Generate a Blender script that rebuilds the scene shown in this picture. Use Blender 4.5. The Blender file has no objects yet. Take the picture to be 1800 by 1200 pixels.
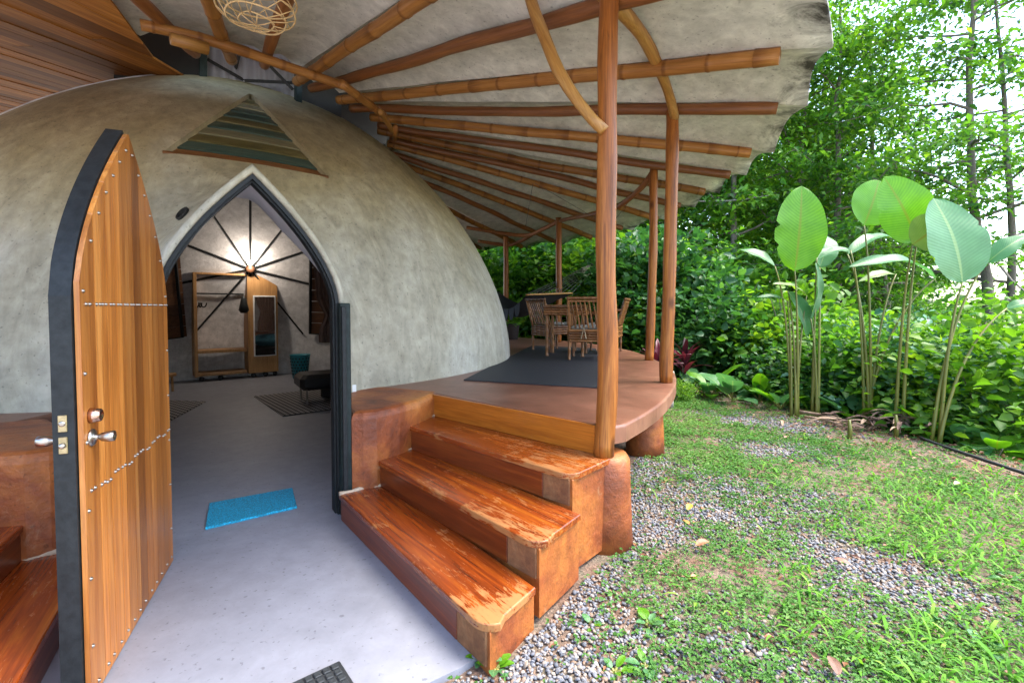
import bpy, math, random
import numpy as np
from mathutils import Vector, Matrix

RND = random.Random(7)
NP = np.random.default_rng(11)
SC = bpy.context.scene
COL = SC.collection
PI = math.pi

# ------------------------------------------------------------------ camera, sky, sun, exposure
EYE = 1.5
PITCH = math.atan(29 / 850.0)
cam_d = bpy.data.cameras.new('camera')
cam_d.sensor_width = 36.0
cam_d.lens = 17.0
cam_d.shift_y = -31 / 1800.0
cam_d.clip_start = 0.05
cam_d.clip_end = 2000
cam = bpy.data.objects.new('camera', cam_d)
COL.objects.link(cam)
cam.location = (0, 0, EYE)
cam.rotation_euler = (PI / 2 - PITCH, 0, 0)
SC.camera = cam

SUN_AZ, SUN_EL = math.radians(93), math.radians(61)     # azimuth clockwise from +Y
w = bpy.data.worlds.new('World')
SC.world = w
w.use_nodes = True
wn = w.node_tree
bg = wn.nodes['Background']
sky = wn.nodes.new('ShaderNodeTexSky')
sky.sky_type = 'NISHITA'
sky.sun_disc = False
sky.sun_elevation = SUN_EL
sky.sun_rotation = SUN_AZ
sky.air_density = 1.0
sky.dust_density = 2.0
sky.ozone_density = 1.0
wn.links.new(sky.outputs[0], bg.inputs[0])
bg.inputs[1].default_value = 0.15
sl = bpy.data.lights.new('sun', 'SUN')
sl.energy = 1.4
sl.angle = math.radians(30)
sl.color = (1.0, 0.95, 0.86)
so = bpy.data.objects.new('sun', sl)
COL.objects.link(so)
so.rotation_euler = (PI / 2 - SUN_EL, 0, -SUN_AZ + PI)
SC.view_settings.view_transform = 'Standard'
SC.view_settings.look = 'None'
SC.view_settings.gamma = 1
SC.view_settings.exposure = 2.68

# ------------------------------------------------------------------ places: a ray through the lens, met with a real height or distance
_c, _s = math.cos(PITCH), math.sin(PITCH)


def ray(px, py):
    a = (px - 900) / 850.0
    b = -(py - 569) / 850.0
    y = _c + b * _s
    z = -_s + b * _c
    return np.array([a / y, 1.0, z / y])


def G(px, py, z=0.0):
    r = ray(px, py)
    return np.array([0, 0, EYE]) + r * ((z - EYE) / r[2])


def D(px, py, Y):
    return np.array([0, 0, EYE]) + ray(px, py) * Y


# ------------------------------------------------------------------ materials
def mat(name):
    m = bpy.data.materials.new(name)
    m.use_nodes = True
    nt = m.node_tree
    return m, nt, nt.nodes['Principled BSDF']


def N(nt, t, **kw):
    n = nt.nodes.new('ShaderNode' + t)
    for k, v in kw.items():
        if k.startswith('i_'):
            n.inputs[k[2:].replace('_', ' ')].default_value = v
        else:
            setattr(n, k, v)
    return n


def L(nt, a, b):
    nt.links.new(a, b)


def ramp(nt, fac, stops):
    r = N(nt, 'ValToRGB')
    e = r.color_ramp.elements
    while len(e) < len(stops):
        e.new(0.5)
    for k, (p, c) in enumerate(stops):
        e[k].position = p
        e[k].color = (*c, 1) if len(c) == 3 else c
    L(nt, fac, r.inputs[0])
    return r.outputs[0]


def mix(nt, fac, a, b, typ='MIX'):
    n = N(nt, 'Mix', data_type='RGBA', blend_type=typ)
    for sock, v in ((n.inputs[0], fac), (n.inputs[6], a), (n.inputs[7], b)):
        if isinstance(v, (int, float)):
            sock.default_value = v
        elif isinstance(v, tuple):
            sock.default_value = (*v, 1)
        else:
            L(nt, v, sock)
    return n.outputs[2]


def coords(nt, scale=(1, 1, 1), gen='Object', rand=False):
    tc = N(nt, 'TexCoord')
    mp = N(nt, 'Mapping')
    mp.inputs['Scale'].default_value = scale
    L(nt, tc.outputs[gen], mp.inputs[0])
    if rand:
        oi = N(nt, 'ObjectInfo')
        mu = N(nt, 'Math', operation='MULTIPLY')
        mu.inputs[1].default_value = 37.0
        L(nt, oi.outputs['Random'], mu.inputs[0])
        L(nt, mu.outputs[0], mp.inputs['Location'])
    return mp.outputs[0]


def noise(nt, co, scale, detail=6, rough=0.6, dist=0.0):
    n = N(nt, 'TexNoise')
    n.inputs['Scale'].default_value = scale
    n.inputs['Detail'].default_value = detail
    n.inputs['Roughness'].default_value = rough
    n.inputs['Distortion'].default_value = dist
    L(nt, co, n.inputs['Vector'])
    return n.outputs['Fac']


def bump(nt, bsdf, h, strength=0.3, dist=0.01):
    b = N(nt, 'Bump')
    b.inputs['Strength'].default_value = strength
    b.inputs['Distance'].default_value = dist
    L(nt, h, b.inputs['Height'])
    L(nt, b.outputs[0], bsdf.inputs['Normal'])


def plain(name, col, rough=0.6, metal=0.0, var=0.15, scale=12, bmp=0.15, spec=0.5):
    m, nt, b = mat(name)
    b.inputs['Specular IOR Level'].default_value = spec
    co = coords(nt)
    n = noise(nt, co, scale)
    d = tuple(c * (1 - var) for c in col)
    u = tuple(min(1, c * (1 + var)) for c in col)
    L(nt, ramp(nt, n, [(0.3, d), (0.7, u)]), b.inputs['Base Color'])
    b.inputs['Roughness'].default_value = rough
    b.inputs['Metallic'].default_value = metal
    if bmp:
        bump(nt, b, n, bmp, 0.005)
    return m


def concrete(name, stops, stain=(0.05, 0.045, 0.035), stain_amt=0.35, rough=0.9, scale=1.0, bstr=0.4, streak=(1, 1, 1), trowel=0.25, finev=(0.72, 1.22)):
    m, nt, b = mat(name)
    co = coords(nt, streak)
    n1 = noise(nt, co, 0.9 * scale, 8, 0.62, 0.6)
    n2 = noise(nt, coords(nt), 7 * scale, 8, 0.65, 0.3)
    base = ramp(nt, n1, stops)
    fine = ramp(nt, n2, [(0.25, (finev[0],) * 3), (0.75, (finev[1],) * 3)])
    c = mix(nt, 1.0, base, fine, 'MULTIPLY')
    n3 = noise(nt, coords(nt), 2.3 * scale, 10, 0.7, 1.2)
    sm = ramp(nt, n3, [(0.62, (0, 0, 0)), (0.78, (stain_amt,) * 3)])
    c = mix(nt, sm, c, stain)
    n4 = noise(nt, coords(nt), 38, 3, 0.5)
    pit = ramp(nt, n4, [(0.30, (0.4, 0.4, 0.4)), (0.36, (1, 1, 1))])
    c = mix(nt, 0.6, c, pit, 'MULTIPLY')
    n6 = noise(nt, coords(nt, (3.2, 3.2, 0.7)), 1.6, 9, 0.68, 2.2)
    c = mix(nt, trowel, c, ramp(nt, n6, [(0.32, (0.60, 0.60, 0.58)), (0.5, (1, 1, 1)), (0.68, (1.3, 1.3, 1.32))]), 'MULTIPLY')
    L(nt, c, b.inputs['Base Color'])
    b.inputs['Roughness'].default_value = rough
    n5 = noise(nt, coords(nt), 22, 8, 0.7)
    ad = N(nt, 'Math', operation='ADD')
    L(nt, n5, ad.inputs[0])
    L(nt, n2, ad.inputs[1])
    bump(nt, b, ad.outputs[0], bstr, 0.012)
    return m


def wood(name, dark, mid, light, axis='X', rough=0.4, wear=None, wear_pos=0.55, freq=1.0, coat=0.0, rvar=0.35, bstr=0.12, spec=0.5, knots=False):
    """stained timber: long grain along one local axis, each piece with its own tone"""
    m, nt, b = mat(name)
    b.inputs['Specular IOR Level'].default_value = spec
    sc = {'X': (0.35, 7, 7), 'Y': (7, 0.35, 7), 'Z': (7, 7, 0.35)}[axis]
    co = coords(nt, tuple(s * freq for s in sc), rand=True)
    g = noise(nt, co, 2.2, 9, 0.65, 1.3)
    col = ramp(nt, g, [(0.25, dark), (0.5, mid), (0.78, light)])
    fine = noise(nt, coords(nt, tuple(s * 4 * freq for s in sc), rand=True), 4, 4, 0.6)
    col = mix(nt, 1.0, col, ramp(nt, fine, [(0.3, (0.78, 0.76, 0.74)), (0.7, (1.15, 1.15, 1.15))]), 'MULTIPLY')
    if knots:
        vo = N(nt, 'TexVoronoi')
        vo.inputs['Scale'].default_value = 5.0
        L(nt, coords(nt, (1, 1, 0.45), rand=True), vo.inputs['Vector'])
        kn = ramp(nt, vo.outputs['Distance'], [(0.10, (0.22, 0.16, 0.12)), (0.20, (1, 1, 1))])
        col = mix(nt, 0.85, col, kn, 'MULTIPLY')
        gr = ramp(nt, noise(nt, coords(nt, (26, 26, 0.5), rand=True), 2.0, 6, 0.7, 0.8), [(0.36, (0.45, 0.4, 0.36)), (0.46, (1, 1, 1))])
        col = mix(nt, 0.8, col, gr, 'MULTIPLY')
    rg = N(nt, 'Attribute', attribute_name='ring')
    col = mix(nt, rg.outputs['Fac'], col, mix(nt, 1.0, col, (0.62, 0.56, 0.5), 'MULTIPLY'))
    oi = N(nt, 'ObjectInfo')
    tone = ramp(nt, oi.outputs['Random'], [(0, (1 - rvar, 1 - rvar * 1.1, 1 - rvar * 1.2)), (1, (1 + rvar, 1 + rvar * 1.05, 1 + rvar * 1.1))])
    col = mix(nt, 1.0, col, tone, 'MULTIPLY')
    r_in = None
    if wear:
        wa = noise(nt, coords(nt, (1, 1, 1), rand=True), 2.6, 7, 0.62, 0.8)
        wb = noise(nt, coords(nt, tuple((2.2 if s < 1 else 15.0) for s in sc), rand=True), 3.5, 10, 0.75, 0.9)
        mu = N(nt, 'Math', operation='ADD')
        L(nt, wa, mu.inputs[0])
        L(nt, wb, mu.inputs[1])
        attr = N(nt, 'Attribute', attribute_name='wear')
        ad = N(nt, 'Math', operation='ADD')
        L(nt, mu.outputs[0], ad.inputs[0])
        L(nt, attr.outputs['Fac'], ad.inputs[1])
        wm = ramp(nt, ad.outputs[0], [(min(0.98, wear_pos * 2 * 0.5), (0, 0, 0)), (min(1.0, wear_pos * 2 * 0.5 + 0.07), (1, 1, 1))])
        sc2 = N(nt, 'Math', operation='MULTIPLY')
        sc2.inputs[1].default_value = 0.5
        L(nt, ad.outputs[0], sc2.inputs[0])
        wm = ramp(nt, sc2.outputs[0], [(wear_pos, (0, 0, 0)), (wear_pos + 0.035, (0.9, 0.9, 0.9))])
        col = mix(nt, wm, col, wear)
        r_in = mix(nt, wm, (rough,) * 3, (0.75,) * 3)
    L(nt, col, b.inputs['Base Color'])
    if r_in is not None:
        L(nt, r_in, b.inputs['Roughness'])
    else:
        b.inputs['Roughness'].default_value = rough
    b.inputs['Coat Weight'].default_value = coat
    b.inputs['Coat Roughness'].default_value = 0.2
    bump(nt, b, fine, bstr, 0.004)
    return m


def leafmat(name, stops, trans=0.45, rough=0.45, spec=0.4, tboost=(1.5, 1.45, 0.6), objvar=0.0):
    m, nt, b = mat(name)
    at = N(nt, 'Attribute', attribute_name='var')
    col = ramp(nt, at.outputs['Fac'], stops)
    if objvar:
        oi = N(nt, 'ObjectInfo')
        col = mix(nt, 1.0, col, ramp(nt, oi.outputs['Random'], [(0, (1 - objvar, 1 - objvar * 0.6, 1 - objvar * 0.3)), (1, (1 + objvar, 1 + objvar * 0.6, 1 - objvar * 0.2))]), 'MULTIPLY')
    L(nt, col, b.inputs['Base Color'])
    b.inputs['Roughness'].default_value = rough
    b.inputs['Specular IOR Level'].default_value = spec
    tr = N(nt, 'BsdfTranslucent')
    L(nt, mix(nt, 1.0, col, tboost, 'MULTIPLY'), tr.inputs[0])
    ms = N(nt, 'MixShader')
    ms.inputs[0].default_value = trans
    L(nt, b.outputs[0], ms.inputs[1])
    L(nt, tr.outputs[0], ms.inputs[2])
    L(nt, ms.outputs[0], nt.nodes['Material Output'].inputs[0])
    return m


M = {}
M['dome'] = concrete('dome_render', [(0.28, (0.27, 0.24, 0.17)), (0.48, (0.37, 0.34, 0.26)), (0.72, (0.48, 0.455, 0.39))], stain_amt=0.3, trowel=0.45, streak=(1, 1, 0.5))
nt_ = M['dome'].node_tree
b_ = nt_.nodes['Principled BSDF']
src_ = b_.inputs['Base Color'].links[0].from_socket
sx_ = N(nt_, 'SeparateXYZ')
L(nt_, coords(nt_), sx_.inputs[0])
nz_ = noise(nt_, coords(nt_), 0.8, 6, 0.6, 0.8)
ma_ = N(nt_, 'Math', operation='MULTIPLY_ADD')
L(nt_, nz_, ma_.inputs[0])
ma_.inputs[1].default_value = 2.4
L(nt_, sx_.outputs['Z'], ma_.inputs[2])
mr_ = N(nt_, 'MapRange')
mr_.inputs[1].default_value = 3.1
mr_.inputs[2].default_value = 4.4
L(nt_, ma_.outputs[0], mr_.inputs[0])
L(nt_, mix(nt_, mr_.outputs[0], src_, mix(nt_, 1.0, src_, (0.96, 0.87, 0.64), 'MULTIPLY')), b_.inputs['Base Color'])  # olive towards the top: mildew tint plus canopy shade put into the colour
M['canopy'] = concrete('canopy_render', [(0.3, (0.50, 0.48, 0.41)), (0.5, (0.64, 0.62, 0.55)), (0.7, (0.74, 0.72, 0.65))], stain=(0.24, 0.23, 0.18), stain_amt=0.28, bstr=0.3)
M['inner'] = concrete('inner_plaster', [(0.3, (0.52, 0.50, 0.49)), (0.7, (0.74, 0.72, 0.71))], stain_amt=0.1, bstr=0.5, streak=(1, 1, 2.5))
M['floor'] = concrete('grey_floor', [(0.3, (0.215, 0.22, 0.25)), (0.7, (0.275, 0.28, 0.318))], stain=(0.17, 0.15, 0.13), stain_amt=0.5, finev=(0.86, 1.1), trowel=0.14, rough=0.55, bstr=0.12)
nt_ = M['floor'].node_tree
b_ = nt_.nodes['Principled BSDF']
src_ = b_.inputs['Base Color'].links[0].from_socket
sp_ = ramp(nt_, noise(nt_, coords(nt_, (1, 1, 1)), 9, 6, 0.75, 0.5), [(0.25, (0.30, 0.28, 0.26)), (0.295, (1, 1, 1))])
sc_ = ramp(nt_, noise(nt_, coords(nt_, (2, 14, 1)), 2.2, 8, 0.75, 1.5), [(0.73, (1, 1, 1)), (0.79, (0.78, 0.76, 0.74))])
L(nt_, mix(nt_, 1.0, mix(nt_, 1.0, src_, sp_, 'MULTIPLY'), sc_, 'MULTIPLY'), b_.inputs['Base Color'])
M['terracotta'] = concrete('terracotta_render', [(0.3, (0.10, 0.022, 0.008)), (0.45, (0.23, 0.055, 0.013)), (0.58, (0.36, 0.11, 0.02)), (0.74, (0.43, 0.17, 0.038))], stain=(0.46, 0.30, 0.17), stain_amt=0.65, rough=0.5, scale=2.2, bstr=0.55)
M['terrace'] = concrete('terrace_red_floor', [(0.3, (0.13, 0.05, 0.03)), (0.5, (0.22, 0.095, 0.058)), (0.72, (0.32, 0.16, 0.10))], stain=(0.10, 0.04, 0.025), stain_amt=0.6, rough=0.36, scale=0.9, bstr=0.12)
M['mortar'] = concrete('pale_mortar', [(0.3, (0.12, 0.045, 0.018)), (0.5, (0.22, 0.095, 0.036)), (0.7, (0.34, 0.19, 0.085))], stain=(0.14, 0.04, 0.014), stain_amt=0.8, scale=4)
M['palemortar'] = concrete('pale_mortar_bead', [(0.3, (0.36, 0.24, 0.15)), (0.7, (0.58, 0.46, 0.33))], stain=(0.25, 0.09, 0.04), stain_amt=0.7, scale=4)
M['tread'] = wood('varnished_tread', (0.065, 0.010, 0.004), (0.25, 0.045, 0.006), (0.46, 0.13, 0.012), 'X', 0.26, wear=(0.36, 0.155, 0.045), wear_pos=0.56, coat=0.4, rvar=0.06)
M['riser'] = wood('varnished_riser', (0.06, 0.012, 0.005), (0.15, 0.030, 0.007), (0.27, 0.070, 0.012), 'X', 0.32, wear=(0.42, 0.22, 0.10), wear_pos=0.63, coat=0.25, rvar=0.15)
M['riser_top'] = wood('varnished_top_riser', (0.26, 0.065, 0.006), (0.40, 0.12, 0.012), (0.50, 0.18, 0.022), 'X', 0.3, coat=0.3, rvar=0.03)
M['doorboard'] = wood('oiled_door_board', (0.25, 0.07, 0.010), (0.43, 0.15, 0.025), (0.60, 0.27, 0.07), 'Z', 0.38, coat=0.15, rvar=0.5)
M['plank'] = wood('ceiling_plank', (0.19, 0.062, 0.012), (0.36, 0.135, 0.024), (0.54, 0.245, 0.05), 'X', 0.6, rvar=0.5, coat=0.0, spec=0.2)
M['post'] = wood('debarked_post', (0.10, 0.028, 0.006), (0.29, 0.092, 0.015), (0.52, 0.22, 0.05), 'Z', 0.45, coat=0.06, rvar=0.08, freq=0.8, spec=0.3, bstr=0.4, knots=True)
M['bamboo'] = wood('varnished_bamboo', (0.19, 0.072, 0.016), (0.30, 0.125, 0.029), (0.41, 0.20, 0.058), 'X', 0.42, coat=0.06, rvar=0.25, spec=0.3)
M['rafterwood'] = wood('dark_rafter_pole', (0.115, 0.036, 0.010), (0.22, 0.076, 0.019), (0.33, 0.135, 0.038), 'X', 0.45, rvar=0.25)
M['branch'] = wood('curved_branch', (0.24, 0.095, 0.018), (0.38, 0.18, 0.04), (0.50, 0.29, 0.09), 'X', 0.45, rvar=0.1)
M['cane'] = wood('chair_cane', (0.08, 0.03, 0.01), (0.20, 0.08, 0.024), (0.36, 0.18, 0.065), 'X', 0.35, rvar=0.4)
M['wardrobe'] = wood('oak_veneer', (0.30, 0.15, 0.05), (0.42, 0.22, 0.08), (0.52, 0.30, 0.12), 'Z', 0.5, rvar=0.08)
M['shutter'] = wood('dark_shutter', (0.06, 0.025, 0.01), (0.12, 0.05, 0.02), (0.2, 0.09, 0.035), 'X', 0.5)
M['black'] = plain('black_painted_steel', (0.014, 0.016, 0.017), 0.5, 0.0, 0.4, 30, 0.3, 0.25)
M['greenblack'] = plain('dark_green_paint', (0.012, 0.020, 0.019), 0.5, 0.0, 0.5, 20, 0.3, 0.25)
M['steel'] = plain('brushed_steel', (0.42, 0.38, 0.34), 0.3, 1.0, 0.1, 40, 0)
M['copper'] = plain('copper_tinted_steel', (0.55, 0.36, 0.29), 0.25, 1.0, 0.1, 40, 0)
M['brass'] = plain('antique_brass', (0.42, 0.34, 0.2), 0.35, 1.0, 0.25, 40, 0.1)
M['whitetrim'] = plain('white_trim', (0.72, 0.72, 0.70), 0.5, 0, 0.08)
M['whiteplaster'] = plain('white_plaster', (0.74, 0.73, 0.76), 0.8, 0, 0.06, 5, 0.1)
M['dark'] = plain('dark_void_board', (0.012, 0.011, 0.010), 0.8)
M['blackcloth'] = plain('black_cloth', (0.008, 0.008, 0.011), 0.85)
M['leather'] = plain('black_leather', (0.012, 0.011, 0.011), 0.35)
M['rubber'] = plain('black_rubber', (0.02, 0.022, 0.024), 0.6)
M['curtain'] = plain('taupe_curtain', (0.16, 0.105, 0.085), 0.9)
M['bedding'] = plain('teal_bedding', (0.05, 0.16, 0.22), 0.9)
M['teal'] = plain('teal_plastic', (0.02, 0.24, 0.30), 0.4, 0, 0.1)
M['mirror'] = plain('mirror_glass', (0.8, 0.8, 0.82), 0.03, 1.0, 0.0, 1, 0)
M['wicker'] = plain('pale_rattan', (0.60, 0.42, 0.20), 0.6, 0, 0.2)
M['cushion'] = plain('patterned_cushion', (0.28, 0.27, 0.24), 0.9, 0, 0.7, 25)
M['rope'] = plain('pale_rope', (0.5, 0.42, 0.28), 0.9)
M['wire'] = plain('dark_cord', (0.06, 0.055, 0.05), 0.7)
M['pot'] = plain('dark_plant_pot', (0.06, 0.045, 0.04), 0.7)
M['soilheap'] = plain('dead_leaf_litter', (0.14, 0.085, 0.06), 0.95, 0, 0.6, 30)
M['deadstalk'] = plain('dead_stalk', (0.34, 0.23, 0.15), 0.9, 0, 0.4, 20)
M['tile'] = plain('rubber_mat', (0.022, 0.026, 0.028), 0.7, 0, 0.3, 40, 0.4)
M['stalk'] = wood('plant_stalk', (0.09, 0.11, 0.018), (0.16, 0.165, 0.028), (0.26, 0.21, 0.045), 'Z', 0.45, rvar=0.1)
M['bark'] = concrete('grey_bark', [(0.3, (0.09, 0.075, 0.055)), (0.7, (0.22, 0.19, 0.15))], scale=3, bstr=0.8, streak=(3, 3, 0.6))
M['palebark'] = concrete('pale_bark', [(0.3, (0.24, 0.21, 0.17)), (0.7, (0.44, 0.40, 0.34))], scale=3, bstr=0.6, streak=(3, 3, 0.6))


def rugmat(name, a, b, sc):
    m, nt, bs = mat(name)
    co = coords(nt, (sc, sc, sc))
    ch = N(nt, 'TexChecker')
    ch.inputs['Scale'].default_value = 1
    ro = N(nt, 'Mapping')
    ro.inputs['Rotation'].default_value = (0, 0, PI / 4)
    L(nt, co, ro.inputs[0])
    L(nt, ro.outputs[0], ch.inputs['Vector'])
    ch.inputs['Color1'].default_value = (*a, 1)
    ch.inputs['Color2'].default_value = (*b, 1)
    L(nt, ch.outputs[0], bs.inputs['Base Color'])
    bs.inputs['Roughness'].default_value = 0.95
    return m


M['rug'] = rugmat('woven_rug', (0.38, 0.35, 0.33), (0.03, 0.03, 0.03), 20)


def matmat(name, col, scale, bs_=0.8):
    m, nt, b = mat(name)
    v = N(nt, 'TexVoronoi')
    v.inputs['Scale'].default_value = scale
    L(nt, coords(nt), v.inputs['Vector'])
    L(nt, ramp(nt, v.outputs['Distance'], [(0.1, tuple(min(1, c * 1.3) for c in col)), (0.6, tuple(c * 0.6 for c in col))]), b.inputs['Base Color'])
    b.inputs['Roughness'].default_value = 0.6
    bump(nt, b, v.outputs['Distance'], bs_, 0.01)
    return m


M['bluemat'] = matmat('blue_door_mat', (0.012, 0.48, 0.74), 90)
M['blackrug'] = matmat('charcoal_floor_mat', (0.030, 0.034, 0.042), 160, 0.3)

# window boards: weathered paint in stripes
for nm, c0, c1, c2 in (('board_teal', (0.028, 0.05, 0.042), (0.055, 0.095, 0.078), (0.16, 0.18, 0.12)),
                       ('board_olive', (0.07, 0.06, 0.02), (0.15, 0.13, 0.05), (0.30, 0.26, 0.13)),
                       ('board_brown', (0.10, 0.04, 0.015), (0.18, 0.075, 0.025), (0.30, 0.15, 0.05)),
                       ('board_pale', (0.14, 0.13, 0.07), (0.26, 0.25, 0.15), (0.36, 0.34, 0.22))):
    M[nm] = wood(nm, c0, c1, c2, 'X', 0.4, rvar=0.1)

# translucent corrugated sheet of the roof light
m_, nt_, b_ = mat('corrugated_clear_sheet')
b_.inputs['Base Color'].default_value = (0.45, 0.43, 0.47, 1)
b_.inputs['Roughness'].default_value = 0.5
t_ = N(nt_, 'BsdfTranslucent')
t_.inputs[0].default_value = (0.6, 0.58, 0.62, 1)
x_ = N(nt_, 'MixShader')
x_.inputs[0].default_value = 0.6
L(nt_, b_.outputs[0], x_.inputs[1])
L(nt_, t_.outputs[0], x_.inputs[2])
L(nt_, x_.outputs[0], nt_.nodes['Material Output'].inputs[0])
M['sheet'] = m_

m_, nt_, b_ = mat('lit_bulb')
b_.inputs['Emission Color'].default_value = (1, 0.82, 0.6, 1)
b_.inputs['Emission Strength'].default_value = 14
M['bulb'] = m_

GREEN = [(0.0, (0.025, 0.10, 0.018)), (0.35, (0.065, 0.19, 0.025)), (0.7, (0.12, 0.29, 0.03)), (1.0, (0.22, 0.40, 0.04))]
M['leaf'] = leafmat('tree_leaf', GREEN, trans=0.5, objvar=0.2)
M['leaf_dark'] = leafmat('dark_leaf', [(0.0, (0.018, 0.075, 0.022)), (0.5, (0.04, 0.14, 0.04)), (1.0, (0.09, 0.23, 0.06))], trans=0.4, objvar=0.15)
M['leaf_lime'] = leafmat('lime_leaf', [(0.0, (0.04, 0.13, 0.012)), (0.5, (0.10, 0.24, 0.018)), (1.0, (0.22, 0.38, 0.03))], trans=0.5)
M['leaf_grey'] = leafmat('bluish_leaf', [(0.0, (0.04, 0.14, 0.08)), (0.5, (0.08, 0.22, 0.13)), (1.0, (0.16, 0.33, 0.21))], trans=0.3)
M['leaf_red'] = leafmat('red_leaf', [(0.0, (0.03, 0.006, 0.012)), (1.0, (0.14, 0.02, 0.04))], trans=0.3, tboost=(1.4, 0.7, 0.7))
M['cover'] = leafmat('ground_cover_leaf', rough=0.7, spec=0.15, stops= [(0.0, (0.04, 0.13, 0.025)), (0.5, (0.085, 0.21, 0.045)), (1.0, (0.19, 0.32, 0.09))], trans=0.3)
M['blade'] = leafmat('grass_blade', rough=0.65, spec=0.15, stops= [(0.0, (0.05, 0.17, 0.015)), (0.6, (0.12, 0.31, 0.03)), (1.0, (0.26, 0.42, 0.07))], trans=0.35)
M['litter'] = leafmat('dry_leaf', [(0.0, (0.13, 0.05, 0.025)), (0.5, (0.27, 0.12, 0.06)), (1.0, (0.45, 0.27, 0.13))], trans=0.15, tboost=(1.2, 0.9, 0.6))


def bigleaf(name, a, b_, rib, trans, tb):
    m, nt, b = mat(name)
    u = N(nt, 'Attribute', attribute_name='lu')
    v = N(nt, 'Attribute', attribute_name='lv')
    ab = N(nt, 'Math', operation='ABSOLUTE')
    L(nt, u.outputs['Fac'], ab.inputs[0])
    ml = N(nt, 'Math', operation='MULTIPLY_ADD')
    L(nt, ab.outputs[0], ml.inputs[0])
    ml.inputs[1].default_value = -0.16
    L(nt, v.outputs['Fac'], ml.inputs[2])
    fr = N(nt, 'Math', operation='MULTIPLY')
    L(nt, ml.outputs[0], fr.inputs[0])
    fr.inputs[1].default_value = 170.0
    sn = N(nt, 'Math', operation='SINE')
    L(nt, fr.outputs[0], sn.inputs[0])
    mp = N(nt, 'MapRange')
    mp.inputs[1].default_value = -1
    L(nt, sn.outputs[0], mp.inputs[0])
    col = ramp(nt, mp.outputs[0], [(0.0, a), (1.0, b_)])
    bl = noise(nt, coords(nt), 6, 5, 0.6)
    col = mix(nt, 1.0, col, ramp(nt, bl, [(0.3, (0.8, 0.85, 0.8)), (0.7, (1.15, 1.1, 1.1))]), 'MULTIPLY')
    rm = ramp(nt, ab.outputs[0], [(0.03, (1, 1, 1)), (0.07, (0, 0, 0))])
    col = mix(nt, rm, col, rib)
    L(nt, col, b.inputs['Base Color'])
    b.inputs['Roughness'].default_value = 0.4
    bump(nt, b, mp.outputs[0], 0.14, 0.01)
    tr = N(nt, 'BsdfTranslucent')
    L(nt, mix(nt, 1.0, col, tb, 'MULTIPLY'), tr.inputs[0])
    ms = N(nt, 'MixShader')
    ms.inputs[0].default_value = trans
    L(nt, b.outputs[0], ms.inputs[1])
    L(nt, tr.outputs[0], ms.inputs[2])
    L(nt, ms.outputs[0], nt.nodes['Material Output'].inputs[0])
    return m


M['big_green'] = bigleaf('broad_leaf_green', (0.10, 0.30, 0.012), (0.135, 0.36, 0.018), (0.17, 0.27, 0.02), 0.5, (1.7, 1.5, 0.5))
M['big_blue'] = bigleaf('broad_leaf_bluish', (0.075, 0.215, 0.075), (0.09, 0.245, 0.09), (0.19, 0.32, 0.11), 0.35, (1.2, 1.3, 0.8))
M['big_olive'] = bigleaf('broad_leaf_underside', (0.17, 0.26, 0.08), (0.21, 0.31, 0.10), (0.2, 0.2, 0.05), 0.3, (1.3, 1.3, 0.6))


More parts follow.
